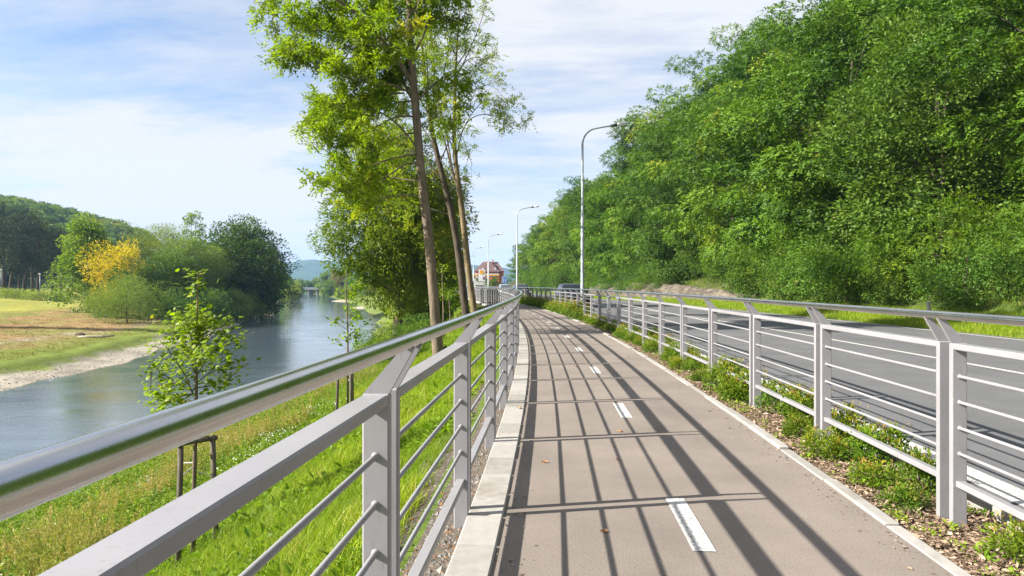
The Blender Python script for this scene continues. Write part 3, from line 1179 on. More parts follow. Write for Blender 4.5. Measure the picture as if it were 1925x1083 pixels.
# ------------------------------------------------------------------ scatter of uncountable small plants
def scatter(name, label, P, rot, scl, tint, idx, protos):
    me = bpy.data.meshes.new(name)
    n = len(P)
    me.vertices.add(n)
    me.vertices.foreach_set('co', np.asarray(P, np.float32).ravel())
    a = me.attributes.new('rot', 'FLOAT_VECTOR', 'POINT')
    a.data.foreach_set('vector', np.asarray(rot, np.float32).ravel())
    for nm, v in (('scl', scl), ('tint', tint)):
        a = me.attributes.new(nm, 'FLOAT', 'POINT')
        a.data.foreach_set('value', np.asarray(v, np.float32))
    a = me.attributes.new('idx', 'INT', 'POINT')
    a.data.foreach_set('value', np.asarray(idx, np.int32))
    o = obj(name, me)
    tag(o, label, kind='stuff')
    c = bpy.data.collections.new(name + '_kinds')
    for k, pm in enumerate(protos):
        c.objects.link(bpy.data.objects.new(name + '_kind', pm))
    ng = bpy.data.node_groups.new(name, 'GeometryNodeTree')
    ng.interface.new_socket('Geometry', in_out='INPUT', socket_type='NodeSocketGeometry')
    ng.interface.new_socket('Geometry', in_out='OUTPUT', socket_type='NodeSocketGeometry')
    N, L = ng.nodes, ng.links
    gi, go = N.new('NodeGroupInput'), N.new('NodeGroupOutput')
    ip = N.new('GeometryNodeInstanceOnPoints')
    ci = N.new('GeometryNodeCollectionInfo')
    ci.inputs['Collection'].default_value = c
    ci.inputs['Separate Children'].default_value = True
    ci.inputs['Reset Children'].default_value = True
    ip.inputs['Pick Instance'].default_value = True

    def attr(nm, ty):
        q = N.new('GeometryNodeInputNamedAttribute')
        q.data_type = ty
        q.inputs['Name'].default_value = nm
        return q.outputs['Attribute']
    er = N.new('FunctionNodeEulerToRotation')
    L.new(attr('rot', 'FLOAT_VECTOR'), er.inputs[0])
    L.new(gi.outputs[0], ip.inputs['Points'])
    L.new(ci.outputs[0], ip.inputs['Instance'])
    L.new(attr('idx', 'INT'), ip.inputs['Instance Index'])
    L.new(er.outputs[0], ip.inputs['Rotation'])
    L.new(attr('scl', 'FLOAT'), ip.inputs['Scale'])
    L.new(ip.outputs[0], go.inputs[0])
    md = o.modifiers.new('scatter', 'NODES')
    md.node_group = ng
    return o


def blade_tuft(nm, rng, n, h, w, spread, lean, mat, seg=2):
    V, Q = [], []
    for _ in range(n):
        x, y = rng.normal(0, spread, 2)
        th = rng.uniform(0, 2 * np.pi)
        hh = h * rng.uniform(.5, 1.15)
        d = np.array([math.cos(th), math.sin(th), 0])
        s = np.array([-d[1], d[0], 0]) * w * rng.uniform(.7, 1.2)
        le = lean * rng.uniform(.3, 1.4)
        p = np.array([x, y, -.01])
        k = len(V)
        pts = []
        for j in range(seg + 1):
            t = j / seg
            c = p + d * (le * hh * t * t) + np.array([0, 0, hh * (t - .25 * le * t * t)])
            ww = (1 - t) ** .7 if j < seg else .06
            pts += [c - s * ww * .5, c + s * ww * .5]
        V += pts
        for j in range(seg):
            Q.append((k + 2 * j, k + 2 * j + 1, k + 2 * j + 3, k + 2 * j + 2))
    return mesh_np(nm, V, np.array(Q), mat)


def leafy_tuft(nm, rng, n, r, h, size, mat, aspect=.6):
    th = rng.uniform(0, 2 * np.pi, n)
    rr = r * np.sqrt(rng.random(n))
    P = np.stack([rr * np.cos(th), rr * np.sin(th), h * rng.random(n) ** 1.3], 1)
    D = unit(np.stack([np.cos(th), np.sin(th), rng.uniform(-.2, .7, n)], 1) + rng.normal(0, .5, (n, 3)))
    N = unit(np.array([0, 0, 1.]) + rng.normal(0, .4, (n, 3)))
    V, Q = diamonds(P, D, N, size * rng.uniform(.6, 1.3, n), size * aspect, .08)
    return mesh_np(nm, V, Q, mat)


def tall_stem(nm, rng, n, h, spread, mat, head=True, leaves=10):
    V, Q = [], []
    vs, qs, k = [], [], 0
    PP, DD, SZ = [], [], []
    for _ in range(n):
        x, y = rng.normal(0, spread, 2)
        hh = h * rng.uniform(.6, 1.15)
        ln = rng.normal(0, .16, 2)
        top = np.array([x + ln[0] * hh, y + ln[1] * hh, hh])
        bot = np.array([x, y, 0])
        s = np.array([.006, 0, 0]) if rng.random() < .5 else np.array([0, .006, 0])
        vs.append(np.array([bot - s, bot + s, top + s * .3, top - s * .3]))
        qs.append(np.array([[k, k + 1, k + 2, k + 3]]))
        k += 4
        m = leaves
        t = rng.uniform(.15, .8, m)
        PP.append(bot + (top - bot) * t[:, None])
        DD.append(unit(rng.normal(0, 1, (m, 3)) * np.array([1, 1, .4]) + np.array([0, 0, .5])))
        SZ.append(np.full(m, .09))
        if head:
            m = 26
            t = rng.uniform(.66, 1.04, m)
            PP.append(bot + (top - bot) * t[:, None] + rng.normal(0, .018, (m, 3)))
            DD.append(unit(rng.normal(0, .7, (m, 3)) + np.array([0, 0, .8])))
            SZ.append(np.full(m, .045))
    P, D, Sz = np.concatenate(PP), np.concatenate(DD), np.concatenate(SZ)
    Vl, Ql = diamonds(P, D, unit(np.random.default_rng(1).normal(0, 1, P.shape)), Sz, Sz * .28, .05)
    vs.append(Vl)
    qs.append(Ql + k)
    return mesh_np(nm, np.concatenate(vs), np.concatenate(qs), mat)


def on_bank(n, rng, y0, y1, o0, o1, p=1.0):
    """points on the near river bank, denser towards the near end"""
    Y = y0 * (y1 / y0) ** rng.random(n) if p else rng.uniform(y0, y1, n)
    o = rng.uniform(o0, o1, n)
    X = XL(Y) + o
    keep = X > RB(Y) + .25
    X, Y = X[keep], Y[keep]
    return np.stack([X, Y, terrain(X, Y)], 1)


def build_ground_plants():
    rng = np.random.default_rng(21)
    # short fresh grass
    g = [blade_tuft('grass_tuft', rng, 16, h, .0065, .045, .7, M['grass']) for h in (.07, .09, .12, .16)]
    P = np.concatenate([on_bank(24000, rng, 1.2, 9, -6.5, -.75), on_bank(28000, rng, 6, 34, -9, -.85), on_bank(9000, rng, 25, 90, -14, -.8)])
    n = len(P)
    sc = rng.uniform(.7, 1.25, n) * (1 + np.clip(P[:, 1] / 28, 0, 1.6))
    patch = vnoise(P[:, 0], P[:, 1], 1.3, 41)
    scatter('grass', 'short fresh green grass on the sloping river bank', P, np.stack([rng.normal(0, .15, n), rng.normal(0, .15, n), rng.uniform(0, 6.3, n)], 1),
            sc * (.6 + .8 * patch), np.where(rng.random(n) < .07, .97, np.clip(.2 + .5 * patch + rng.normal(0, .17, n), 0, 1)), rng.integers(0, 4, n), g)
    # broad leaved weeds in the lawn
    w = [leafy_tuft('weed_rosette', rng, 16, r, h, s, M['weed']) for r, h, s in ((.06, .04, .045), (.09, .07, .06), (.07, .05, .035), (.12, .12, .08))]
    P = np.concatenate([on_bank(9000, rng, 1.2, 10, -6, -.7), on_bank(8000, rng, 7, 40, -10, -.85)])
    n = len(P)
    patch = vnoise(P[:, 0], P[:, 1], .9, 43)
    k = patch > .38
    P, patch = P[k], patch[k]
    n = len(P)
    scatter('weeds', 'broad leaved weeds and clover in the bank grass', P, np.stack([rng.normal(0, .2, n), rng.normal(0, .2, n), rng.uniform(0, 6.3, n)], 1),
            rng.uniform(.6, 1.3, n) * (1 + np.clip(P[:, 1] / 30, 0, 1)), np.clip(rng.normal(.5, .25, n), 0, 1), rng.choice([0, 1, 2, 3], n, p=[.35, .3, .27, .08]), w)
    # tall seeding weeds on the lower bank
    tw = [tall_stem('weed_stem', rng, 3, h, .08, M['dry'], True, 6) for h in (.55, .7, .85)]
    P = np.concatenate([on_bank(3000, rng, 3.0, 14, -14, -6.4), on_bank(5200, rng, 10, 48, -14, -6.4)])
    patch = vnoise(P[:, 0], P[:, 1], 2.4, 45)
    k = patch > .70
    P = P[k]
    n = len(P)
    scatter('dry_weeds', 'tall yellow brown seeding weeds on the lower bank', P, np.stack([rng.normal(0, .1, n), rng.normal(0, .1, n), rng.uniform(0, 6.3, n)], 1),
            rng.uniform(.6, 1.2, n), np.clip(rng.normal(.5, .28, n), 0, 1), rng.integers(0, 3, n), tw)
    gw = [leafy_tuft('leafy_weed', rng, 46, r, h, s, M['tallweed'], .38) for r, h, s in ((.18, .35, .10), (.22, .5, .10), (.15, .25, .07))]
    P = np.concatenate([on_bank(4200, rng, 3.0, 14, -14.2, -5.8), on_bank(6500, rng, 10, 75, -14.5, -6.2)])
    n = len(P)
    scatter('tall_weeds', 'knee high leafy weeds along the water edge', P, np.stack([rng.normal(0, .1, n), rng.normal(0, .1, n), rng.uniform(0, 6.3, n)], 1),
            rng.uniform(.55, 1.25, n), np.clip(rng.normal(.5, .25, n), 0, 1), rng.integers(0, 3, n), gw)
    # white asters
    V, Q = [], []
    fl = []
    for q in range(2):
        m = 34
        P0 = np.stack([rng.normal(0, .12, m), rng.normal(0, .12, m), rng.uniform(.35, .62, m)], 1)
        VV, QQ = [], []
        for p in P0:
            nn = unit(np.array([rng.normal(0, .4), rng.normal(0, .4), 1.0]))
            a_ = unit(np.cross(nn, np.array([1., .2, 0])))
            b_ = np.cross(nn, a_)
            r = .012 * rng.uniform(.7, 1.3)
            k0 = len(VV)
            for j in range(6):
                VV.append(p + r * (a_ * math.cos(j * 1.047) + b_ * math.sin(j * 1.047)))
            QQ.append(tuple(range(k0, k0 + 6)))
        fl.append(mesh_np('aster_head', VV, np.array(QQ), M['petal']))
    P = np.concatenate([on_bank(1100, rng, 4.0, 13, -10.5, -5.2), on_bank(300, rng, 9, 22, -10, -5.5)])
    patch = vnoise(P[:, 0], P[:, 1], 1.4, 48)
    P = P[(patch > .62) & (vnoise(P[:, 0], P[:, 1], .5, 49) > .4)]
    n = len(P)
    scatter('wild_flowers', 'small white asters among the weeds of the bank', P, np.stack([np.zeros(n), np.zeros(n), rng.uniform(0, 6.3, n)], 1),
            rng.uniform(.8, 1.2, n), rng.random(n), rng.integers(0, 2, n), fl)
    # left bank: mown dry grass and green fringe
    dg = [blade_tuft('dry_tuft', rng, 12, .28, .03, .22, 1.2, M['drygrass'], 1), blade_tuft('dry_tuft', rng, 10, .18, .03, .25, 1.4, M['drygrass'], 1)]
    n = 9000
    Y = 36 * (150 / 36) ** rng.random(n)
    dl = rng.uniform(6, 38, n)
    X = LB(Y) - dl
    P = np.stack([X, Y, terrain(X, Y)], 1)
    pt = vnoise(X, Y, 5, 51)
    grn = np.where((dl < 9) | (dl > 33) | (pt > .66), rng.uniform(.8, 1, n), rng.uniform(0, .62, n))
    scatter('mown_grass', 'mown hay and dry grass on the far river bank', P, np.stack([np.zeros(n), np.zeros(n), rng.uniform(0, 6.3, n)], 1),
            rng.uniform(.6, 1.2, n) * (1 + (dl < 8) * .5), grn, rng.integers(0, 2, n), dg)
    # verge beyond the road
    n = 20000
    Y = 14 * (120 / 14) ** rng.random(n)
    X = XL(Y) + rng.uniform(13.9, 21.5, n)
    k = X < HILLX(Y) + 3.8
    X, Y = X[k], Y[k]
    n = len(X)
    P = np.stack([X, Y, terrain(X, Y)], 1)
    g2 = [blade_tuft('verge_tuft', rng, 14, h, .012, .09, .6, M['grass']) for h in (.14, .22)]
    scatter('verge_grass', 'sunny grass verge between the road and the wooded slope', P, np.stack([np.zeros(n), np.zeros(n), rng.uniform(0, 6.3, n)], 1),
            rng.uniform(.6, 1.4, n), np.clip(rng.normal(.55, .25, n), 0, 1), rng.integers(0, 2, n), g2)
    # sparse sprouts in the mulch
    n = 420
    Y = 2.5 * (30 / 2.5) ** rng.random(n)
    o = rng.uniform(PW + .13, 3.2, n)
    pt = np.array([P2(a, b) for a, b in zip(Y, o)])
    P = np.stack([pt[:, 0], pt[:, 1], np.full(n, -.035)], 1)
    scatter('sprouts', 'tiny green sprouts growing through the wood chips', P, np.stack([np.zeros(n), np.zeros(n), rng.uniform(0, 6.3, n)], 1),
            rng.uniform(.3, .8, n), np.clip(rng.normal(.7, .2, n), 0, 1), rng.integers(0, 3, n), w[:3])


def build_litter():
    rng = np.random.default_rng(5)
    # wood chips: flat splinters
    n = 30000
    Y = 2.2 * (34 / 2.2) ** (rng.random(n) ** 1.15)
    o = rng.uniform(PW + .11, 3.22, n)
    pt = np.array([P2(a, b) for a, b in zip(Y, o)])
    P = np.stack([pt[:, 0], pt[:, 1], -.028 - .02 * (o - PW) + rng.uniform(0, .018, n)], 1)
    D = unit(np.stack([rng.normal(0, 1, n), rng.normal(0, 1, n), rng.normal(0, .22, n)], 1))
    N = unit(np.array([0, 0, 1.]) + rng.normal(0, .45, (n, 3)))
    L = rng.lognormal(-3.6, .5, n)
    V, Q = diamonds(P, D, N, L, np.minimum(L * rng.uniform(.25, .6, n), .03), .06)
    t = np.clip(rng.normal(.5, .24, n), 0, 1)
    tag(obj('wood_chips', mesh_np('wood_chips', V, Q, M['chips'], False, t)), 'brown wood chip mulch under the shrubs', kind='stuff')
    # pebbles and dead leaves under the left railing
    n = 7000
    Y = 1.2 * (26 / 1.2) ** rng.random(n)
    o = -.24 - np.abs(rng.normal(0, .27, n))
    pt = np.array([P2(a, b) for a, b in zip(Y, o)])
    z = np.interp(o, [-.95, -.2], [-.24, -.035])
    r = rng.lognormal(-4.5, .35, n)
    a = rng.uniform(0, 2 * np.pi, n)
    base = np.array([[1, 0, 0], [0, 1, 0], [-1, 0, 0], [0, -1, 0], [0, 0, .7]])
    ca, sa = np.cos(a), np.sin(a)
    V = np.zeros((n, 5, 3))
    for j, b in enumerate(base):
        st = rng.uniform(.7, 1.3, n)
        V[:, j, 0] = pt[:, 0] + r * st * (b[0] * ca - b[1] * sa)
        V[:, j, 1] = pt[:, 1] + r * st * (b[0] * sa + b[1] * ca)
        V[:, j, 2] = z + r * b[2] * st
    k = np.arange(n)[:, None] * 5
    T = np.concatenate([k + np.array([[j, (j + 1) % 4, 4]]) for j in range(4)])
    t = np.tile(np.clip(rng.normal(.5, .25, n), 0, 1), 4)
    tag(obj('pebbles', mesh_np('pebbles', V.reshape(-1, 3), T, M['stones'], False, t)), 'grey pebbles and dead leaves under the left railing', kind='stuff')
    # crumbs of leaf and bark swept to the edges of the path
    n = 1500
    Y = 2.0 * (30 / 2.0) ** rng.random(n)
    e = np.abs(rng.normal(0, .10, n))
    o = np.where(rng.random(n) < .65, PW - .01 - e, .01 + e)
    pt = np.array([P2(a, b) for a, b in zip(Y, o)])
    P = np.stack([pt[:, 0], pt[:, 1], np.full(n, .004)], 1)
    D = unit(np.stack([rng.normal(0, 1, n), rng.normal(0, 1, n), np.zeros(n)], 1))
    N = unit(np.array([0, 0, 1.]) + rng.normal(0, .2, (n, 3)))
    L = rng.lognormal(-4.3, .5, n)
    V, Q = diamonds(P, D, N, L, L * .5, .06)
    tag(obj('path_litter', mesh_np('path_litter', V, Q, M['chips'], False, np.clip(rng.normal(.35, .25, n), 0, 1))), 'crumbs of bark and leaf along the path edges', kind='stuff')
    # stones of the gravel beach across the river
    n = 5000
    Y = 30 * (120 / 30) ** rng.random(n)
    X = LB(Y) - rng.uniform(-.6, 4.2, n) * rng.uniform(.4, 1, n)
    r = rng.lognormal(-3.0, .45, n)
    a = rng.uniform(0, 6.28, n)
    ca, sa = np.cos(a), np.sin(a)
    z = np.maximum(terrain(X, Y), -5.55)
    V = np.zeros((n, 5, 3))
    for j, b in enumerate(base):
        st = rng.uniform(.7, 1.3, n)
        V[:, j, 0] = X + r * st * (b[0] * ca - b[1] * sa)
        V[:, j, 1] = Y + r * st * (b[0] * sa + b[1] * ca)
        V[:, j, 2] = z - .02 + r * b[2] * st
    k = np.arange(n)[:, None] * 5
    T = np.concatenate([k + np.array([[j, (j + 1) % 4, 4]]) for j in range(4)])
    tag(obj('beach_stones', mesh_np('beach_stones', V.reshape(-1, 3), T, M['beach'], False, np.tile(np.clip(rng.normal(.5, .25, n), 0, 1), 4))), 'loose pale stones of the gravel beach across the river', kind='stuff')
    # single fallen leaves
    me = None
    spots = [(1160, 865, 'on the path beside the second white dash'), (1024, 870, 'on the path near its left kerb'),
             (978, 771, 'lying on the left kerb'), (1135, 1000, 'on the path near the camera'), (1165, 812, 'on the path short of the third dash'),
             (1085, 690, 'on the path beside the fourth dash')]
    for k, (px, py, w) in enumerate(spots):
        Y = HC * F / (py - HY)
        x = (px - CX) / F * Y
        if me is None:
            ang = np.linspace(0, 2 * np.pi, 13)[:-1]
            rr = np.array([1, .55, .9, .5, .85, .45, .5, .45, .85, .5, .9, .55]) * .032
            V = [(0, 0, .008)] + [(r * math.cos(q), r * math.sin(q), .002 + .010 * (j % 3 == 0) + .004 * (j % 2)) for j, (r, q) in enumerate(zip(rr, ang))]
            T = [(0, j + 1, (j + 1) % 12 + 1) for j in range(12)]
            me = mesh_np('fallen_leaf', V, np.array(T), M['fallen'])
        o = obj('fallen_leaf', me, None, (x, Y, .018 if 'kerb' in w and 'lying' in w else .002), k * 1.7)
        o.scale = (1 + .2 * (k % 3),) * 3
        tag(o, 'small dry brown leaf ' + w, 'leaf', 'fallen leaves on the path')


# ------------------------------------------------------------------ right: wooded slope
def build_right_wood():
    rng = np.random.default_rng(31)
    V = []
    for q in range(4):
        h = [15, 16.5, 14, 17.5][q]
        V.append(crown_tree('locust', rng, h, .6, 4.5, 4.5, 0, 62, 160, .175, M['leaf_robinia'], M['bark_dark'], 7, .46, .2, (.9, 2.0),
                            lambda t: .60 + .52 * np.sin(np.pi * np.clip(t, 0, 1) ** 1.1), .46, .22, 30, .55, (0, 0), .46, .34, .18, None, .6))
    B = [crown_tree('broad', rng, 11, .4, 4.0, 4.0, 0, 90, 430, .17, M['leaf_broad'], M['bark_dark'], 1, .7, .18, (.8, 1.7), None, .5, .2, 16, .4, (0, 0), .55, .25, .2)]
    U = [crown_tree('thicket', rng, 3.2, 0, 2.0, 2.0, 0, 70, 130, .12, M['leaf_broad'], M['bark_dark'], 1, .6, .05, (.4, .75), None, .5, .2, 10, .3),
         crown_tree('thicket', rng, 3.6, 0, 2.2, 2.2, 0, 60, 60, .075, M['leaf_robinia'], M['bark_dark'], 7, .42, .05, (.4, .8), None, .5, .2, 10, .4, (0, 0), .55, .22)]
    proto = {}
    # front row follows the foot of the slope, two rows stand higher up behind it
    places = []
    Y = 9.0
    k = 0
    while Y < 186:
        hx = float(HILLX(Y))
        places.append((hx + rng.uniform(2.8, 4.4), Y, 0))
        Y += rng.uniform(4.4, 7.0) * (1 + Y / 220)
    Y = 7.0
    while Y < 180:
        hx = float(HILLX(Y))
        places.append((hx + rng.uniform(9, 12), Y, 1))
        Y += rng.uniform(5.2, 6.8) * (1 + Y / 200)
    Y = 14.0
    while Y < 120:
        places.append((float(HILLX(Y)) + rng.uniform(16, 19), Y, 2))
        Y += rng.uniform(8, 10)
    count = {}
    rows = ['front row at the slope foot', 'middle row of the slope', 'back row up the slope']
    for (x, y, row) in places:
        i = count.get(row, 0)
        count[row] = i + 1
        broad = row == 0 and i in (4, 9, 14, 18)
        meshes = B[0] if broad else V[int(rng.integers(0, 4))]
        sc = rng.uniform(.84, 1.2) * (1.15 if broad else 1.0)
        sc *= np.interp(y, [30, 55, 100, 130], [1, 1.13, 1.17, 1.1])
        if y > 110:
            sc *= np.interp(y, [110, 185], [.95, .62])
        kind = 'olive broad leaved tree' if broad else 'bright feathery locust tree'
        tree_thing('broadleaf_tree' if broad else 'locust_tree', '%s, %s from the near end, %s' % (kind, ordinal(i), rows[row]), 'tree', meshes,
                   (x, y, zt(x, y) - (.9 if row == 0 else .3)), rng.uniform(0, 6.28), (sc, sc, sc * rng.uniform(.93, 1.08)), 'trees on the slope right of the road')
    # thicket along the foot of the slope
    Y, i, j = 11.0, 0, 0
    while Y < 150:
        x = float(HILLX(Y)) + rng.uniform(.6, 1.8)
        rocky = 54 < Y < 112
        if not rocky or rng.random() < .8:
            xx = x + (rng.choice([-1.3, 1.6]) if rocky else 0)
            sc = rng.uniform(.8, 1.45) * (.55 if rocky and xx < x else 1)
            tree_thing('thicket_bush', 'dense green bush, %s from the near end along the foot of the wooded slope' % ordinal(i), 'bush', U[int(rng.integers(0, 2))],
                       (xx, Y, zt(xx, Y) - .1 + (1.1 if rocky and xx > x else 0)), rng.uniform(0, 6.28), sc, 'bushes at the foot of the slope')
            i += 1
        if rocky or 36 < Y < 54:
            xx = float(HILLX(Y)) + rng.uniform(2.2, 3.4)
            tree_thing('thicket_bush', 'green bush growing over the rock cutting, %s from its near end' % ordinal(j), 'bush', U[int(rng.integers(0, 2))],
                       (xx, Y, zt(xx, Y) - .3), rng.uniform(0, 6.28), rng.uniform(.7, 1.1), 'bushes over the rock cutting')
            j += 1
        Y += rng.uniform(1.7, 2.6)

    # pale rock face at the foot of the slope
    ys = np.linspace(50, 118, 170)
    nr = 16
    VV = []
    for a, Y in enumerate(ys):
        e = math.sin(math.pi * (a / 169)) ** .35
        hx = float(HILLX(Y)) - 1.0
        H = (1.45 + .8 * mnoise.noise(Vector((Y * .12, 0, 3)))) * e + .05
        for j in range(nr):
            t = j / (nr - 1)
            p = Vector((hx + 2.2 * t ** 1.5, Y, -.2 + (H + .3) * min(1, t * 1.25)))
            n1 = mnoise.noise(p * .55) * .8 + abs(mnoise.noise(p * 1.7 + Vector((5, 1, 2)))) * .9 + mnoise.noise(p * 4.1) * .35
            VV.append((p.x - n1 * .9 * e, p.y + mnoise.noise(p * 1.3) * .3, p.z + n1 * .25 * e))
    i = np.arange(len(VV)).reshape(170, nr)
    Q = np.stack([i[:-1, :-1], i[:-1, 1:], i[1:, 1:], i[1:, :-1]], -1).reshape(-1, 4)
    T = np.concatenate([Q[:, [0, 1, 2]], Q[:, [0, 2, 3]]])
    tag(obj('rock_face', mesh_np('rock_face', VV, T, M['rock'])), 'low pale rock cutting under the trees beyond the road', kind='structure')


# ------------------------------------------------------------------ left: big trees by the path
def build_path_trees():
    rng = np.random.default_rng(77)

    def pts(Y, lst, dy=0.0):
        n = len(lst)
        return [np.array(at(x, y, Y + dy * i / max(1, n - 1))) for i, (x, y) in enumerate(lst)]
    # --- front ash
    Y = 22.0
    trunk = pts(Y, [(829, 728), (821, 640), (813, 520), (804, 420), (791, 330), (784, 230), (777, 160), (771, 60), (766, -40), (768, -150), (775, -260)])
    lim = [
        (pts(Y, [(778, 160), (740, 100), (690, 40), (640, 0), (560, -40), (500, -60)], -1.5), .085, .25, 1.0),
        (pts(Y, [(690, 42), (630, 55), (560, 60), (520, 30), (478, 0)], 1.0), .04, .2, 1.1),
        (pts(Y, [(725, 89), (676, 82), (640, 90), (600, 100), (550, 110)], -.8), .035, .15, 1.2),
        (pts(Y, [(770, 120), (738, 30), (716, -20), (690, -90)], 1.5), .06, .3, 1.0),
        (pts(Y, [(762, 170), (735, 155), (685, 157), (623, 137), (560, 120)], -1.2), .04, .25, 1.3),
        (pts(Y, [(760, 175), (700, 178), (650, 185), (600, 205)], 1.0), .03, .2, 1.2),
        (pts(Y, [(782, 275), (751, 235), (716, 208), (670, 200), (610, 215)], .9), .035, .35, .9),
        (pts(Y, [(787, 290), (760, 292), (725, 301), (680, 320), (650, 340)], -1.0), .028, .45, .55),
        (pts(Y, [(790, 341), (760, 338), (725, 331), (690, 340), (655, 360)], .6), .028, .45, .6),
        (pts(Y, [(797, 368), (765, 366), (734, 369), (690, 380), (670, 395)], -.4), .028, .5, .5),
        (pts(Y, [(774, 110), (800, 60), (815, 10), (830, -60)], .9), .045, .3, .9),
        (pts(Y, [(770, 60), (790, 0), (800, -80)], -1.2), .04, .3, .9),
        (pts(Y, [(768, 0), (720, -70), (650, -120), (600, -150)], 1.5), .05, .3, 1.0),
        (pts(Y, [(768, -60), (830, -130), (880, -160)], -1.5), .045, .3, 1.0),
        (pts(Y, [(783, 220), (745, 215), (700, 245), (640, 262), (600, 255)], -1.8), .032, .3, 1.25),
        (pts(Y, [(777, 150), (745, 130), (720, 105), (690, 110)], 1.8), .03, .2, 1.2),
        (pts(Y, [(785, 250), (755, 250), (715, 280), (665, 300), (620, 310)], 1.6), .03, .35, 1.2),
        (pts(Y, [(789, 310), (765, 300), (730, 335), (680, 350), (620, 365)], -1.6), .03, .4, 1.1),
        (pts(Y, [(780, 190), (740, 190), (690, 222), (640, 225), (590, 195)], 2.2), .03, .3, 1.3),
        (pts(Y, [(774, 120), (730, 80), (670, 70), (610, 40), (560, 60)], 2.4), .035, .3, 1.2),
        (pts(Y, [(784, 240), (810, 225), (830, 215), (850, 225)], 1.2), .02, .4, .8),
    ]
    limb_tree('ash_tree', 'tall leaning ash tree with a bare brown trunk, nearest of the riverside trees', rng, trunk, [.18, .165, .158, .15, .138, .128, .115, .095, .07, .05, .03],
              lim, M['leaf_ash'], M['bark'], (.7, 1.5), .14, 46, 'riverside ash trees', dens=.82, tint_mu=.52, ln=.26, back=12)
    # --- stump-like second stem beside it
    b = at(843, 722, 22.1)
    tb = MB()
    P = pts(22.1, [(845, 725), (842, 690), (836, 655), (834, 652)])
    o = thing('tree_stump', 'short dark cut stem beside the foot of the nearest ash tree', 'stump', tuple(P[0]))
    tb.tube(np.array(P) - P[0], [.13, .115, .10, .09], 10)
    tb.obj('trunk', M['bark_dark'], o, True)
    # --- dark slim stem leaning left
    Y = 30.0
    trunk = pts(Y, [(884, 655), (872, 560), (862, 470), (849, 400), (836, 345), (818, 280), (806, 215), (800, 150), (790, 60), (785, -30)])
    lim = [
        (pts(Y, [(836, 345), (815, 320), (800, 300), (770, 280), (720, 268)], 1.0), .04, .5, .7),
        (pts(Y, [(845, 385), (810, 350), (780, 330), (740, 320)], -1.0), .04, .6, .5),
        (pts(Y, [(818, 280), (790, 230), (760, 210), (700, 190)], 1.2), .035, .45, .7),
        (pts(Y, [(806, 215), (780, 170), (750, 140)], -1.2), .03, .35, .8),
        (pts(Y, [(806, 215), (830, 160), (842, 100), (850, 40)], .8), .03, .45, .7),
        (pts(Y, [(800, 150), (775, 100), (760, 40)], 1.0), .03, .3, .8),
        (pts(Y, [(850, 405), (820, 395), (790, 388), (755, 392)], .8), .028, .5, .6),
    ]
    limb_tree('ash_tree', 'slim dark ash stem leaning left between the other two ash trunks', rng, trunk, [.19, .17, .16, .14, .125, .11, .09, .07, .045, .02], lim, M['leaf_ash'],
              M['bark_dark'], (.8, 1.6), .12, 26, 'riverside ash trees', tint_mu=.55, ln=.28, back=7)
    # --- right ash with lichen-yellow limb
    Y = 31.0
    trunk = pts(Y, [(902, 660), (893, 590), (881, 520), (873, 430), (864, 360), (855, 300), (852, 240), (856, 180), (856, 120), (862, 50), (868, -20)])
    lim = [
        (pts(Y, [(866, 375), (850, 320), (836, 265), (815, 200), (795, 165)], .8), .06, .45, .6),
        (pts(Y, [(850, 320), (838, 240), (820, 180), (812, 120), (820, 60)], -.8), .04, .5, .6),
        (pts(Y, [(857, 300), (868, 245), (880, 220), (905, 212), (930, 214), (960, 232), (978, 240)], .6), .03, .62, .9),
        (pts(Y, [(862, 260), (885, 215), (905, 190), (930, 185), (955, 195)], -.5), .025, .45, 1.1),
        (pts(Y, [(856, 190), (880, 150), (905, 120), (935, 100)], 1.0), .028, .45, .55),
        (pts(Y, [(856, 150), (885, 90), (905, 40), (915, 0)], -1.0), .03, .35, .5),
        (pts(Y, [(858, 110), (840, 60), (835, 0)], 1.0), .03, .3, .55),
        (pts(Y, [(862, 60), (880, 10), (890, -40)], .8), .03, .3, .6),
        (pts(Y, [(860, 200), (885, 170), (915, 160), (945, 150)], -1.1), .025, .5, .7),
        (pts(Y, [(858, 240), (872, 262), (880, 290), (888, 310)], .3), .02, .4, .6),
    ]
    limb_tree('ash_tree', 'pale trunked ash with a yellowed limb and airy crown, rightmost of the ashes', rng, trunk,
              [.17, .155, .145, .135, .125, .11, .09, .07, .055, .035, .02], lim, M['leaf_ash'], M['bark_yellow'], (.7, 1.4), .12, 17, 'riverside ash trees', tint_mu=.66, ln=.28, back=4)
    # --- dense big trees behind, green on the sunny side, browning inside
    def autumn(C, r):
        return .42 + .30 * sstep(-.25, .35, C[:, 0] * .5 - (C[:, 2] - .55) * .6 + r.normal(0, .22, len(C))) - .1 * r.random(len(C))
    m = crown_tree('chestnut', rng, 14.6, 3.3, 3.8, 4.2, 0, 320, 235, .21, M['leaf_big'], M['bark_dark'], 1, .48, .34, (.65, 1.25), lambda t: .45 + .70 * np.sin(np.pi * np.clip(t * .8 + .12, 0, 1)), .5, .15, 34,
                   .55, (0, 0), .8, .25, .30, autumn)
    x, y, _ = at(752, 600, 46)
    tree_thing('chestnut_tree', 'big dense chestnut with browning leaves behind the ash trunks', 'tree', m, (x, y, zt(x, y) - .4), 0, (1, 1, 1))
    m = crown_tree('maple', rng, 12.0, .8, 3.7, 3.7, 0, 190, 230, .19, M['leaf_ash'], M['bark_dark'], 1, .7, .25, (.55, 1.1), None, .45, .15, 22, .4)
    x, y, _ = at(790, 600, 50)
    tree_thing('maple_tree', 'leafy green maple between the chestnut and the far railing', 'tree', m, (x, y, zt(x, y) - .3), 1.0, (.85, .85, 1))
    x, y, _ = at(838, 560, 58)
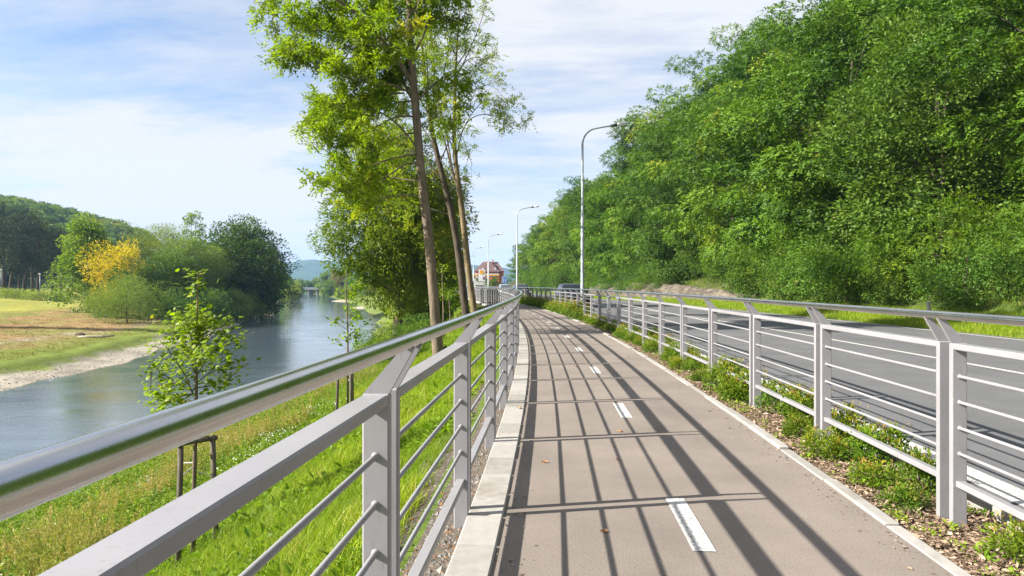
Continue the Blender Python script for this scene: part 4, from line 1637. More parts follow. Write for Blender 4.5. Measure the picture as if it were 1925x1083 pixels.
    tree_thing('maple_tree', 'darker green maple right behind the ash trunks, beside the far railing', 'tree', m, (x, y, zt(x, y) - .3), 2.6, (.42, .5, .9))
    # bush at the foot of the chestnut
    for k, (px, Yb, sc, lab, mt) in enumerate([(757, 37, .92, 'round bright green bush on the bank in front of the chestnut', 'leaf_shrub'), (716, 41, .55, 'pale willow bush at the water edge in front of the chestnut', 'leaf_willow'),
                                               (790, 43, .85, 'dark green bush at the foot of the chestnut trunk', 'leaf_broad')]):
        bm = crown_tree('bush', rng, 2.3, 0, 1.75, 1.6, 0, 60, 190, .09, M[mt], M['bark_dark'], 1, .5, .05, (.35, .6), None, .45, .13, 10, .2)
        x, y, _ = at(px, 600, Yb)
        tree_thing('bank_bush', lab, 'bush', bm, (x, y, zt(x, y) - .1), k * 1.3, (sc * 1.25, sc * 1.1, sc))
    # thin young stems near the railing
    for k, (px, py, Yb, top) in enumerate([(833, 596, 40, 470), (846, 590, 41, 540)]):
        x, y, z = at(px, py, Yb)
        z = zt(x, y)
        ht = 4.2 - k * 1.6
        tb = MB()
        tb.tube([(0, 0, -.1), (.02, 0, ht * .4), (-.05, .03, ht * .8), (-.06, .03, ht)], [.05, .042, .03, .012], 8)
        C = np.array([[-.05 + rng.normal(0, .35), rng.normal(0, .3), ht * q] for q in rng.uniform(.6, 1.05, 12)])
        Vl, Ql, tl = clump_leaves(C, np.full(12, .35), np.array([0, 0, ht * .8]), rng, 26, .13, .6, 1)
        tree_thing('young_tree', ['slim young tree on the grass bank beyond the ash trunks', 'shorter young tree on the grass bank nearest the far railing'][k], 'tree',
                   (mesh_np('crown', Vl, Ql, M['leaf_ash'], False, tl), tb.mesh('trunk', M['bark'], True)), (x, y, z), k)


# ------------------------------------------------------------------ saplings with their stake frames
def maple_leaf_mesh(sz):
    ang = [0, 18, 38, 60, 84, 110, 140, 180, 220, 250, 276, 300, 322, 342]
    rad = [1.0, .62, .80, .50, .66, .42, .40, .12, .40, .42, .66, .50, .80, .62]
    V = [(0, 0, 0)] + [(sz * r * math.cos(math.radians(a)), sz * r * math.sin(math.radians(a)), -.10 * sz * r * r - .05 * sz * abs(math.sin(math.radians(a)))) for a, r in zip(ang, rad)]
    T = [(0, i + 1, (i + 1) % 14 + 1) for i in range(14)]
    return V, T


def build_saplings():
    rng = np.random.default_rng(14)
    # --- maple sapling
    YN = 8.5
    x, y = -3.89, YN
    z = zt(x, y)
    root = thing('maple_sapling', 'young staked maple sapling with a leafy tuft on its bare leader, nearest on bank', 'sapling', (x, y, z))
    tb = MB()
    ztop = HC - (505 - HY) / F * YN - z
    tb.tube([(0, 0, -.1), (.01, 0, .9), (.03, .02, 1.9), (.04, 0, 2.7), (.055, .01, ztop - .05)], [.032, .027, .021, .014, .006], 10)
    Pl, Dl = [], []

    def p(px, py, dy=0):
        return np.array(at(px, py, YN + dy)) - np.array((x, y, z))
    br = [([(363, 742), (345, 700), (318, 660), (300, 640)], -.15), ([(363, 735), (335, 722), (310, 705), (290, 690)], .15), ([(363, 725), (395, 700), (425, 690), (450, 690)], .1),
          ([(364, 715), (395, 665), (420, 645), (440, 640)], -.2), ([(365, 690), (350, 650), (330, 625), (310, 605)], .25), ([(365, 680), (385, 640), (405, 620), (425, 608)], .2),
          ([(366, 660), (355, 620), (345, 595)], -.2), ([(366, 655), (378, 620), (390, 595)], -.1), ([(364, 740), (340, 745), (315, 740), (295, 745)], -.4), ([(364, 730), (400, 725), (430, 720)], .4),
          ([(365, 700), (360, 670), (340, 655)], .55), ([(365, 700), (375, 670), (395, 660)], -.6), ([(366, 650), (368, 615), (365, 590)], .3), ([(363, 755), (330, 752), (300, 756)], .3)]
    for pts_, dy in br:
        n = len(pts_)
        Q = np.array([p(a, b, dy * i / (n - 1)) for i, (a, b) in enumerate(pts_)])
        tb.tube(Q, np.linspace(.010, .003, n), 6, False)
        d = np.linspace(0, 1, n)
        m = 150
        t = rng.uniform(.30, 1.08, m)
        for tt in t:
            q = np.array([np.interp(tt, d, Q[:, i]) for i in range(3)])
            Pl.append(q + rng.normal(0, .095, 3) * np.array([1, 1, .85]))
            Dl.append(unit(np.array([q[0] * .9, q[1], 0]) + rng.normal(0, .5, 3)))
    for _ in range(80):     # the tuft at the tip and the few leaves along the leader
        h = rng.choice([0, 1], p=[.8, .2])
        py = rng.uniform(505, 556) if h == 0 else rng.uniform(565, 600)
        q = p(365, py) * np.array([1, 1, 1])
        w = .14 if h == 0 else .07
        Pl.append(q + np.array([rng.normal(0, w * .6), rng.normal(0, w * .6), 0]))
        Dl.append(unit(np.array([*rng.normal(0, 1, 2), .1])))
    # a low drooping shoot on the left
    for a in ([(285, 700), (282, 730), (300, 760)], [(300, 700), (306, 735), (314, 762)]):
        Q = np.array([p(*q, .1) for q in a])
        tb.tube(Q, np.linspace(.006, .003, 3), 5, False)
        for tt in rng.uniform(0, .9, 9):
            Pl.append(np.array([np.interp(tt, [0, .5, 1], Q[:, i]) for i in range(3)]) + rng.normal(0, .06, 3))
            Dl.append(unit(rng.normal(0, 1, 3)))
    obj('trunk', tb.mesh('trunk', M['bark'], True), root)
    var = []
    for k in range(8):
        V, T = maple_leaf_mesh(.054)
        var.append(mesh_np('leaf', V, np.array(T), M['leaf_maple'], False, np.full(len(T), [.15, .35, .45, .55, .65, .75, .5, .97][k])))
    Pl, Dl = np.array(Pl), np.array(Dl)
    order = rng.permutation(len(Pl))
    Nl = unit(np.array([-.25, -.25, 1.0]) + rng.normal(0, .38, Pl.shape))
    rest_V, rest_T, rest_t = [], [], []
    from mathutils import Matrix
    for j, i in enumerate(order):
        n_ = Nl[i]
        d_ = unit(Dl[i] - n_ * np.dot(Dl[i], n_))
        s_ = np.cross(n_, d_)
        R = np.stack([d_, s_, n_], 1)
        sc = rng.uniform(.6, 1.15)
        if j < 300:
            o = bpy.data.objects.new('leaf', var[int(rng.choice(8, p=[.12, .14, .15, .15, .14, .12, .13, .05]))])
            COL.objects.link(o)
            o.parent = root
            mw = Matrix([[*(R[a] * sc), Pl[i][a]] for a in range(3)] + [[0, 0, 0, 1]])
            o.matrix_basis = mw
        else:
            V, T = maple_leaf_mesh(.054 * sc)
            b = len(rest_V) * 15
            rest_V.append(np.array(V) @ R.T + Pl[i])
            rest_T += [(a + b, c + b, e + b) for a, c, e in T]
            rest_t += [float(np.clip(rng.normal(.5, .2), 0, 1))] * len(T)
    if rest_V:
        o = obj('leaves', mesh_np('leaves', np.concatenate(rest_V), np.array(rest_T), M['leaf_maple'], False, rest_t), root)
        o['kind'] = 'stuff'

    # --- sparse second sapling
    x2, y2 = -3.92, 16.6
    z2 = zt(x2, y2)
    ztop = HC - (500 - HY) / F * y2 - z2
    tb = MB()
    tb.tube([(0, 0, -.1), (.01, 0, 1.2), (.0, .02, 2.4), (-.03, .0, 3.3), (-.02, 0, ztop)], [.03, .026, .02, .012, .004], 8)
    C, D = [], []
    for j in range(26):
        h = rng.uniform(1.75, 3.35)
        th = rng.uniform(0, 6.28)
        l = rng.uniform(.25, .5) * (1.15 - .25 * (h - 1.7))
        e = np.array([l * math.cos(th), l * math.sin(th), h + l * .55])
        tb.tube([(0, 0, h), tuple((np.array([0, 0, h]) + e) / 2 + np.array([0, 0, .03])), tuple(e)], [.007, .005, .002], 5, False)
        for _ in range(13):
            q = rng.uniform(.3, 1.05)
            C.append(np.array([0, 0, h]) * (1 - q) + e * q + rng.normal(0, .05, 3))
            D.append(unit(rng.normal(0, 1, 3) + np.array([math.cos(th), math.sin(th), 0])))
    C, D = np.array(C), np.array(D)
    V, Q = diamonds(C, D, unit(np.array([0, 0, 1.]) + rng.normal(0, .5, C.shape)), .11, .07, .08)
    tree_thing('linden_sapling', 'thin sparse young sapling with a long bare tip, farther staked tree on the bank', 'sapling',
               (mesh_np('crown', V, Q, M['leaf_ash'], False, np.clip(rng.normal(.5, .2, len(Q)), 0, 1)), tb.mesh('trunk', M['bark'], True)), (x2, y2, z2), 0)

    # --- stake frames
    def frame(loc, rz, label):
        r = thing('stake_frame', label, 'tree stake', loc, rz, 'wooden stake frames round the saplings')
        tri = [(-.17, .13), (-.09, -.20), (.21, .06)]
        for k, (a, b) in enumerate(tri):
            MB().tube([(a * 1.25, b * 1.25, -.15), (a * 1.1, b * 1.1, .8), (a, b, 1.56)], [.033, .034, .032], 10).obj('stake', M['stake'], r, True)
        for k in range(3):
            (a, b), (c, d) = tri[k], tri[(k + 1) % 3]
            ex, ey = (c - a) * .14, (d - b) * .14
            MB().tube([(a - ex, b - ey, 1.52 + .004 * k), (c + ex, d + ey, 1.52 + .004 * k)], .028, 8).obj('crossbar', M['stake'], r, True)
        for k in range(3):
            (a, b) = tri[k]
            MB().tube([(a, b, 1.22 - .08 * k), (0, 0, 1.25 - .05 * k)], .006, 6).obj('tie', M['line'], r)
        return r
    frame((x, y, z), .2, 'weathered three post stake frame round the nearest maple sapling')
    frame((x2, y2, z2), 1.0, 'smaller looking weathered stake frame round the thin farther sapling')


# ------------------------------------------------------------------ shrubs in the mulch bed
def build_shrubs():
    rng = np.random.default_rng(3)
    var = []
    for q in range(5):
        n = 46
        u = unit(rng.normal(0, 1, (n, 3)))
        u[:, 2] = np.abs(u[:, 2])
        C = u * rng.uniform(.45, 1, n)[:, None] * np.array([.27, .27, .30]) + np.array([0, 0, .05])
        R = rng.uniform(.05, .10, n)

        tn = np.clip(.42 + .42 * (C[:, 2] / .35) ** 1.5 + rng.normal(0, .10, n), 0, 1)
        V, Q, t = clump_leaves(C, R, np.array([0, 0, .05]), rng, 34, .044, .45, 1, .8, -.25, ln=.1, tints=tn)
        # reddish young shoots standing out of the top
        m = 70
        th = rng.uniform(0, 6.28, m)
        rr = .27 * np.sqrt(rng.random(m))
        P = np.stack([rr * np.cos(th), rr * np.sin(th), .24 + .16 * rng.random(m) * (1 - rr)], 1)
        V2, Q2 = diamonds(P, unit(rng.normal(0, .6, (m, 3)) + np.array([0, 0, .7])), unit(rng.normal(0, 1, (m, 3))), .034, .013, .05)
        V3 = np.concatenate([V, V2])
        Q3 = np.concatenate([Q, Q2 + len(V)])
        t3 = np.concatenate([t, rng.uniform(.86, 1, m)])
        tb = MB()
        for c in C[:16]:
            tb.tube([(0, 0, -.05), tuple(c * np.array([.5, .5, .6])), tuple(c)], [.005, .004, .002], 5, False)
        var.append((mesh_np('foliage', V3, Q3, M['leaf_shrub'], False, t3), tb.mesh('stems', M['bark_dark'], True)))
    places = []
    Y = 3.35
    while Y < 30:
        if not (4.35 < Y < 4.95):
            places.append((Y, 2.98 + rng.uniform(-.10, .16), rng.uniform(.72, 1.22)))
        if rng.random() < .35:
            places.append((Y + .2, 2.82 + rng.uniform(-.1, .05), rng.uniform(.5, .7)))
        Y += rng.uniform(.55, .95)
    while Y < 62:
        places.append((Y, 2.95 + rng.uniform(-.25, .2), rng.uniform(1.5, 2.2) if Y > 24 else 1))
        Y += rng.uniform(.7, 1.1)
    for i, (Y, o, s) in enumerate(places):
        x, y = P2(Y, o)
        d = 'low yellow green spiraea shrub' if Y < 30 else 'tall yellow green spiraea shrub'
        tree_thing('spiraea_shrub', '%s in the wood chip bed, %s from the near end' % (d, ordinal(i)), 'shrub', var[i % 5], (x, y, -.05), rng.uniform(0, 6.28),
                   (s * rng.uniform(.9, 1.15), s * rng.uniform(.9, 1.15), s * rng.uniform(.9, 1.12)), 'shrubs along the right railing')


# ------------------------------------------------------------------ lamps, cars, signs
def build_lamp():
    r = thing('street_lamp', 'x', 'street lamp')
    H = 8.2
    MB().tube([(0, 0, -.3), (0, 0, 1.6), (0, 0, 1.62), (0, 0, 4.9), (0, 0, 4.92), (0, 0, H)], [.098, .095, .086, .082, .060, .052], 16).obj('pole', M['galv'], r, True)
    t = np.linspace(0, 1, 12)
    P = [(0, 0, H - .02)]
    for q in t:
        a = q * math.radians(80)
        P.append((.78 * (1 - math.cos(a)) , 0, H + .78 * math.sin(a)))
    ex = P[-1]
    P.append((ex[0] + .75, 0, ex[2] + .14))
    MB().tube(P, np.linspace(.050, .032, len(P)), 12).obj('arm', M['galv'], r, True)
    e = P[-1]
    MB().tube([(e[0] - .05, 0, e[2] - .01), (e[0] + .26, 0, e[2] + .045)], [.06, .085], 12).obj('lamp_fitting', M['dark_metal'], r, True)
    hb = MB()
    rings = []
    for q, w, hh in ((.24, .075, .06), (.34, .12, .08), (.55, .135, .085), (.72, .11, .07), (.80, .05, .03)):
        zc = e[2] + .045 + (q - .25) * .17
        rings.append([(e[0] + q, w * math.cos(a), zc + hh * max(math.sin(a), -.35)) for a in np.linspace(0, 2 * np.pi, 14, endpoint=False)])
    hb.loft(rings)
    h = hb.obj('lamp_head', M['white'], r, True)
    lb = MB()
    rings = []
    for q, w in ((.34, .08), (.45, .105), (.62, .10), (.72, .06)):
        zc = e[2] + .045 + (q - .25) * .17 - .03
        rings.append([(e[0] + q, w * math.cos(a), zc - .05 * max(-math.sin(a), -.05) * 1.2) for a in np.linspace(0, 2 * np.pi, 12, endpoint=False)])
    lb.loft(rings)
    lb.obj('lens', M['lens'], h, True)
    return r


def build_lamps():
    r = build_lamp()
    labs = ['tall grey street lamp nearest the camera, against the green wooded slope', 'second tall street lamp along the path, at the edge of the trees',
            'third street lamp along the path, in front of the red house', 'fourth street lamp, left of the petrol sign', 'farthest street lamp, half hidden by the ash trunk']
    for k, (Y, px, top) in enumerate([(33.2, 1095, 238), (68, 972, 391), (105, 918, 442), (142, 890, 466), (182, 878, 482)]):
        x = (px - CX) / F * Y
        z = zt(x, Y)
        rz = -math.atan(float(slope_XL(Y)))
        if k == 0:
            r.location, r.rotation_euler = (x, Y, 0), (0, 0, rz)
            r['label'] = labs[0]
            r['group'] = 'street lamps along the road'
        else:
            copy_thing(r, (x, Y, 0), rz, None, labs[k])


def build_car(name, label, mat, loc, rz, kind='suv', front=True):
    r = thing(name, label, 'car', loc, rz, 'cars on the road')
    L, Wd = 4.35, 1.78
    # lower body: lofted cross sections along y (front is -y)
    secs = []
    prof = [(-2.17, .52, .78, .70), (-2.05, .30, .90, .82), (-1.3, .25, 1.0, .90), (-.75, .24, 1.04, .90), (0, .24, 1.06, .89), (1.2, .24, 1.07, .89), (1.95, .28, 1.08, .86), (2.16, .45, 1.0, .78)]
    for y, z0, z1, w in prof:
        b = .10
        secs.append([(-w + b, y, z0), (w - b, y, z0), (w, y, z0 + b), (w + .01, y, (z0 + z1) / 2), (w - .02, y, z1 - b), (w - b - .02, y, z1), (-w + b + .02, y, z1),
                     (-w + .02, y, z1 - b), (-w - .01, y, (z0 + z1) / 2), (-w, y, z0 + b)])
    MB().loft(secs).obj('body', mat, r, True)
    cab = []
    for y, zt_, w in ((-.95, 1.05, .78), (-.25, 1.50, .66), (.4, 1.56, .65), (1.4, 1.54, .64), (2.02, 1.08, .74)):
        cab.append([(-w - .10 * (zt_ > 1.2), y, 1.0), (w + .10 * (zt_ > 1.2), y, 1.0), (w, y, zt_ - .05), (w - .08, y, zt_), (-w + .08, y, zt_), (-w, y, zt_ - .05)])
    MB().loft(cab).obj('cabin', mat, r, True)
    g = .012
    MB().add([(-.70, -.90 - g, 1.09), (.70, -.90 - g, 1.09), (.58, -.31 - g, 1.455), (-.58, -.31 - g, 1.455), (-.70, -.86, 1.07), (.70, -.86, 1.07), (.58, -.27, 1.44), (-.58, -.27, 1.44)],
             [(0, 1, 2, 3), (4, 7, 6, 5), (0, 4, 5, 1), (3, 2, 6, 7)]).obj('windscreen', M['glass'], r)
    MB().add([(-.66, 2.0 + g, 1.14), (.66, 2.0 + g, 1.14), (.55, 1.52 + g, 1.47), (-.55, 1.52 + g, 1.47), (-.66, 1.9, 1.14), (.66, 1.9, 1.14), (.55, 1.45, 1.45), (-.55, 1.45, 1.45)],
             [(0, 3, 2, 1), (4, 5, 6, 7), (0, 1, 5, 4), (3, 7, 6, 2)]).obj('rear_window', M['glass'], r)
    for s in (-1, 1):
        for (a, b) in ((-.55, .33), (.40, 1.25)):
            MB().add([(s * .79, a, 1.10), (s * .79, b, 1.10), (s * .69, b - .03, 1.44), (s * .69, a + (.36 if a < 0 else .03), 1.44),
                      (s * .74, a, 1.10), (s * .74, b, 1.10), (s * .64, b - .03, 1.44), (s * .64, a + (.36 if a < 0 else .03), 1.44)],
                     [(0, 1, 2, 3), (4, 7, 6, 5), (0, 4, 5, 1), (2, 6, 7, 3)]).obj('side_window', M['glass'], r)
        MB().box(s * .62 - .14, s * .62 + .14, -2.19, -2.02, .66, .80, .03).obj('headlight', M['headlight'], r)
        MB().box(s * .70 - .09, s * .70 + .09, 2.02, 2.18, .78, .98, .03).obj('tail_light', M['tail'], r)
        MB().box(s * .93 - .08, s * .93 + .08, -.72, -.60, 1.02, 1.15, .03).obj('mirror', mat, r)
        for y in (-1.32, 1.32):
            w = MB().disc((s * .79, y, .33), (1, 0, 0), .33, .21, 22).obj('wheel', M['rubber'], r)
            MB().disc((s * .80, y, .33), (1, 0, 0), .21, .215, 16).obj('rim', M['rim'], w)
    MB().box(-.55, .55, -2.20, -2.10, .36, .58, .02).obj('grille', M['dark'], r)
    MB().box(-.26, .26, -2.215, -2.19, .42, .53, .004).obj('number_plate', M['white'], r)
    MB().box(-.26, .26, 2.165, 2.185, .62, .73, .004).obj('number_plate', M['white'], r)
    return r


def build_cars():
    def pos(Y, o):
        x, y = P2(Y, o)
        return (x, y, ZR + .01), -math.atan(float(slope_XL(Y)))
    # oncoming traffic in the lane beside the railing
    l, h = pos(47.0, 5.0)
    build_car('parked_car', 'dark green grey car coming along the road behind the nearest street lamp', M['car_dark'], l, h)
    l, h = pos(76, 5.2)
    build_car('black_car', 'black car half hidden behind the right railing and shrubs', M['car_black'], l, h)
    l, h = pos(92, 5.1)
    build_car('silver_car', 'silver car farthest along the road behind the railing', M['car_silver'], l, h)


def build_signs():
    # petrol station at the end of the road
    Y = 205
    x0 = (906 - CX) / F * Y
    g = zt(x0, Y)
    zt_, zb = HC - (507 - HY) / F * Y, HC - (529 - HY) / F * Y
    r = thing('petrol_sign', 'tall white petrol station sign with round yellow emblem in front of the red house', 'sign', (x0, Y, 0))
    MB().box(-.95, .95, -.12, .12, zb, zt_, .02).obj('sign_board', M['white'], r)
    for s in (-.8, .8):
        MB().box(s - .06, s + .06, -.06, .06, g - .2, zb + .05).obj('leg', M['galv'], r)
    # scallop-shaped emblem
    def emblem(parent, cx, cz, rad, y):
        n = 28
        out, inn = [], []
        for q in range(n + 1):
            a = math.radians(-35 + 250 * q / n)
            k = 1 + .05 * abs(math.sin(a * 3.6))
            out.append((cx + rad * 1.08 * k * math.cos(a), cz + rad * 1.08 * k * math.sin(a)))
            inn.append((cx + rad * .95 * k * math.cos(a), cz + rad * .95 * k * math.sin(a)))
        for pr in (out, inn):
            pr += [(cx - rad * .35, cz - rad * .95), (cx + rad * .35, cz - rad * .95)]
        m1 = MB()
        m1.loft([[(a, y, b) for a, b in out], [(a, y - .03, b) for a, b in out]])
        e = m1.obj('emblem', M['emblem_red'], parent)
        m2 = MB()
        m2.loft([[(a, y - .03, b) for a, b in inn], [(a, y - .06, b) for a, b in inn]])
        f = m2.obj('emblem_face', M['emblem'], e)
        for q in range(-2, 3):
            a = math.radians(90 + q * 24)
            bx, bz = cx, cz - rad * .7
            ex, ez = cx + rad * .85 * math.cos(a), cz + rad * .85 * math.sin(a)
            MB().tube([(bx + (ex - bx) * .25, y - .062, bz + (ez - bz) * .25), (ex, y - .062, ez)], rad * .022, 5).obj('ray', M['emblem_red'], e)
    emblem(r, -.02, HC - (512.3 - HY) / F * Y, .60, -.122)
    zc = HC - (523 - HY) / F * Y
    MB().box(.28, .80, -.16, -.12, zc - .42, zc + .42).obj('price_panel', M['price'], r)
    MB().box(.42, .78, -.19, -.16, zc - .05, zc + .18).obj('price_strip', M['pricered'], r)
    MB().box(.42, .78, -.19, -.16, zc - .38, zc - .2).obj('price_strip', M['pricegrn'], r)
    # low second emblem sign
    Y2 = 196
    x2 = (887 - CX) / F * Y2
    g2 = zt(x2, Y2)
    r2 = thing('emblem_sign', 'small low sign with a yellow emblem left of the petrol sign', 'sign', (x2, Y2, 0))
    zz = HC - (533.5 - HY) / F * Y2
    MB().box(-.55, .55, -.08, .08, zz - .55, zz + .8, .02).obj('sign_board', M['white'], r2)
    MB().box(-.06, .06, -.06, .06, g2 - .2, zz - .55).obj('leg', M['galv'], r2)
    emblem(r2, 0, zz, .42, -.082)
    # canopy
    Yc = 214
    xa, xb = (884 - CX) / F * Yc, (938 - CX) / F * Yc
    g3 = zt((xa + xb) / 2, Yc)
    zt1, zt0 = HC - (514.6 - HY) / F * Yc, HC - (518.6 - HY) / F * Yc
    c = thing('station_canopy', 'petrol station canopy with white and orange fascia in front of the red house', 'canopy', (0, 0, 0))
    MB().box(xa, xb, Yc, Yc + 7, zt0, zt1 - .3).obj('orange_fascia', M['orange'], c)
    MB().box(xa - .03, xb + .03, Yc - .03, Yc + 7.03, zt1 - .3, zt1).obj('white_fascia', M['white'], c)
    for xx in (xa + 1.2, (xa + xb) / 2, xb - 1.2):
        for yy in (Yc + 1.2, Yc + 5.6):
            MB().box(xx - .17, xx + .17, yy - .17, yy + .17, g3 - .2, zt0).obj('column', M['white'], c)
    # kiosk
    k = thing('station_shop', 'low white petrol station shop with dark windows under the canopy', 'shop', (0, 0, 0))
    MB().box(xa + .3, (xa + xb) / 2 + .5, Yc + 8, Yc + 13, g3 - .2, zt0 - .6).obj('wall', M['white'], k)
    MB().box(xa + .8, (xa + xb) / 2, Yc + 7.92, Yc + 8.02, g3 + .35, g3 + 1.15).obj('window', M['glass'], k)
    MB().box(xa + .1, (xa + xb) / 2 + .7, Yc + 7.6, Yc + 13.2, zt0 - .6, zt0 - .35).obj('roof', M['white'], k)
    # fuel pumps
    for q, fx in enumerate((.2, .5, .78)):
        xx = xa + (xb - xa) * fx
        p = thing('fuel_pump', ['fuel pump under the left end of the canopy', 'fuel pump under the middle of the canopy', 'fuel pump under the right end of the canopy'][q], 'fuel pump', (xx, Yc + 2, g3), 0, 'fuel pumps')
        MB().box(-.35, .35, -.22, .22, -.1, 1.5, .03).obj('pump_body', M['orange'] if q == 1 else M['white'], p)
        MB().box(-.25, .25, -.24, -.22, .9, 1.3).obj('display', M['dark'], p)
    # red house
    Yh = 236
    xa, xb = (893 - CX) / F * Yh, (946 - CX) / F * Yh
    g4 = zt((xa + xb) / 2, Yh)
    ze, zr = HC - (509.5 - HY) / F * Yh, HC - (491.5 - HY) / F * Yh
    h = thing('red_house', 'red plastered house with steep brown tiled roof behind the petrol station', 'house', (0, 0, 0))
    MB().box(xa, xb, Yh, Yh + 8, g4 - .3, ze + .1).obj('wall', M['plaster_red'], h)
    MB().box(xa - .9, xa + .8, Yh - .5, Yh + 5, g4 - .3, ze - .9).obj('wing_wall', M['plaster_pale'], h)
    e = .35
    rm = MB()
    rm.add([(xa - e, Yh - e, ze), (xb + e, Yh - e, ze), (xb + e, Yh + 8 + e, ze), (xa - e, Yh + 8 + e, ze), (xa + 2.6, Yh + 4, zr), (xb - 2.0, Yh + 4, zr)],
           [(0, 1, 5, 4), (1, 2, 5), (2, 3, 4, 5), (3, 0, 4), (0, 3, 2, 1)])
    roof = rm.obj('roof', M['roof_tile'], h)
    gx = (xa + xb) / 2 + .2
    MB().add([(gx - 3.6, Yh - 1.2, ze - .25), (gx + 3.6, Yh - 1.2, ze - .25), (gx, Yh + 1.4, zr + .15), (gx - 3.6, Yh + 4, ze - .1), (gx + 3.6, Yh + 4, ze - .1), (gx, Yh + 4, zr + .15)],
             [(0, 1, 2), (1, 4, 5, 2), (3, 0, 2, 5), (0, 3, 4, 1)]).obj('front_roof', M['roof_tile'], h)
    MB().box(gx - 3.2, gx + 3.2, Yh - .9, Yh + .2, g4 - .3, ze - .28).obj('front_wall', M['plaster_red'], h)
    MB().box(gx + .8, gx + 1.2, Yh + 3, Yh + 3.6, zr - .6, zr + .8).obj('chimney', M['plaster_red'], roof)
    MB().box(gx - .9, gx - .5, Yh + 3, Yh + 3.6, zr - .6, zr + .55).obj('chimney', M['plaster_red'], roof)
    for dx in (-1.9, 0.4, 2.2):
        MB().box(gx + dx - .45, gx + dx + .45, Yh - .98, Yh - .86, ze - 1.9, ze - .7).obj('window', M['white'], h)
        w = h.children[-1]
        MB().box(gx + dx - .34, gx + dx + .34, Yh - 1.0, Yh - .97, ze - 1.8, ze - .8).obj('pane', M['glass'], w)
    for dx in (-2.2, 1.9):
        MB().box(gx + dx - .3, gx + dx + .3, Yh - .75, Yh + .9, ze + .45, ze + 1.0).obj('dormer', M['white'], roof)
    # tree beside it
    rng = np.random.default_rng(9)
    m = crown_tree('yew', rng, 3.6, 0, 2.1, 2.0, 0, 40, 60, .28, M['leaf_dark'], M['bark_dark'], 1, .6, .1, (.5, .9), None, .5, .15, 6)
    x = (931 - CX) / F * 180
    tree_thing('round_bush', 'small round dark tree right of the petrol sign', 'tree', m, (x, 180, zt(x, 180)), 0, (1, 1, 1.0))
    # blue road sign
    Ys = 128
    xs = (948.5 - CX) / F * Ys
    g5 = zt(xs, Ys)
    s = thing('road_sign', 'blue rectangular road sign with white lane symbols beside the road', 'road sign', (xs, Ys, 0))
    za, zb = HC - (520 - HY) / F * Ys, HC - (532.6 - HY) / F * Ys
    MB().box(-.46, .46, -.02, .02, zb, za, .008).obj('sign_plate', M['white'], s)
    MB().box(-.41, .41, -.032, -.02, zb + .05, za - .05).obj('sign_face', M['blue'], s)
    zc = (za + zb) / 2
    MB().box(-.20, -.10, -.042, -.032, zb + .15, zc + .25).obj('lane_symbol', M['white'], s)
    MB().add([(-.27, -.042, zc + .20), (-.03, -.042, zc + .20), (-.15, -.042, zc + .45), (-.27, -.032, zc + .20), (-.03, -.032, zc + .20), (-.15, -.032, zc + .45)], [(0, 1, 2), (0, 3, 4, 1), (1, 4, 5, 2), (2, 5, 3, 0)]).obj('arrow_head', M['white'], s)
    MB().box(.14, .24, -.042, -.032, zb + .15, zc + .32).obj('lane_symbol', M['white'], s)
    MB().tube([(0, .05, g5 - .2), (0, .05, za)], .035, 8).obj('leg', M['galv'], s, True)
    # marker post in the verge
    Y = 24.8
    x = (1746 - CX) / F * Y
    zz = zt(x, Y)
    p = thing('marker_post', 'short grey marker post in the verge beyond the road', 'marker post', (x, Y, zz))
    MB().box(-.055, .055, -.05, .05, -.3, .82, .012).obj('post_shaft', M['concrete'], p)
    MB().box(-.06, .06, -.055, .055, .82, .88, .015).obj('post_cap', M['concrete_side'], p)


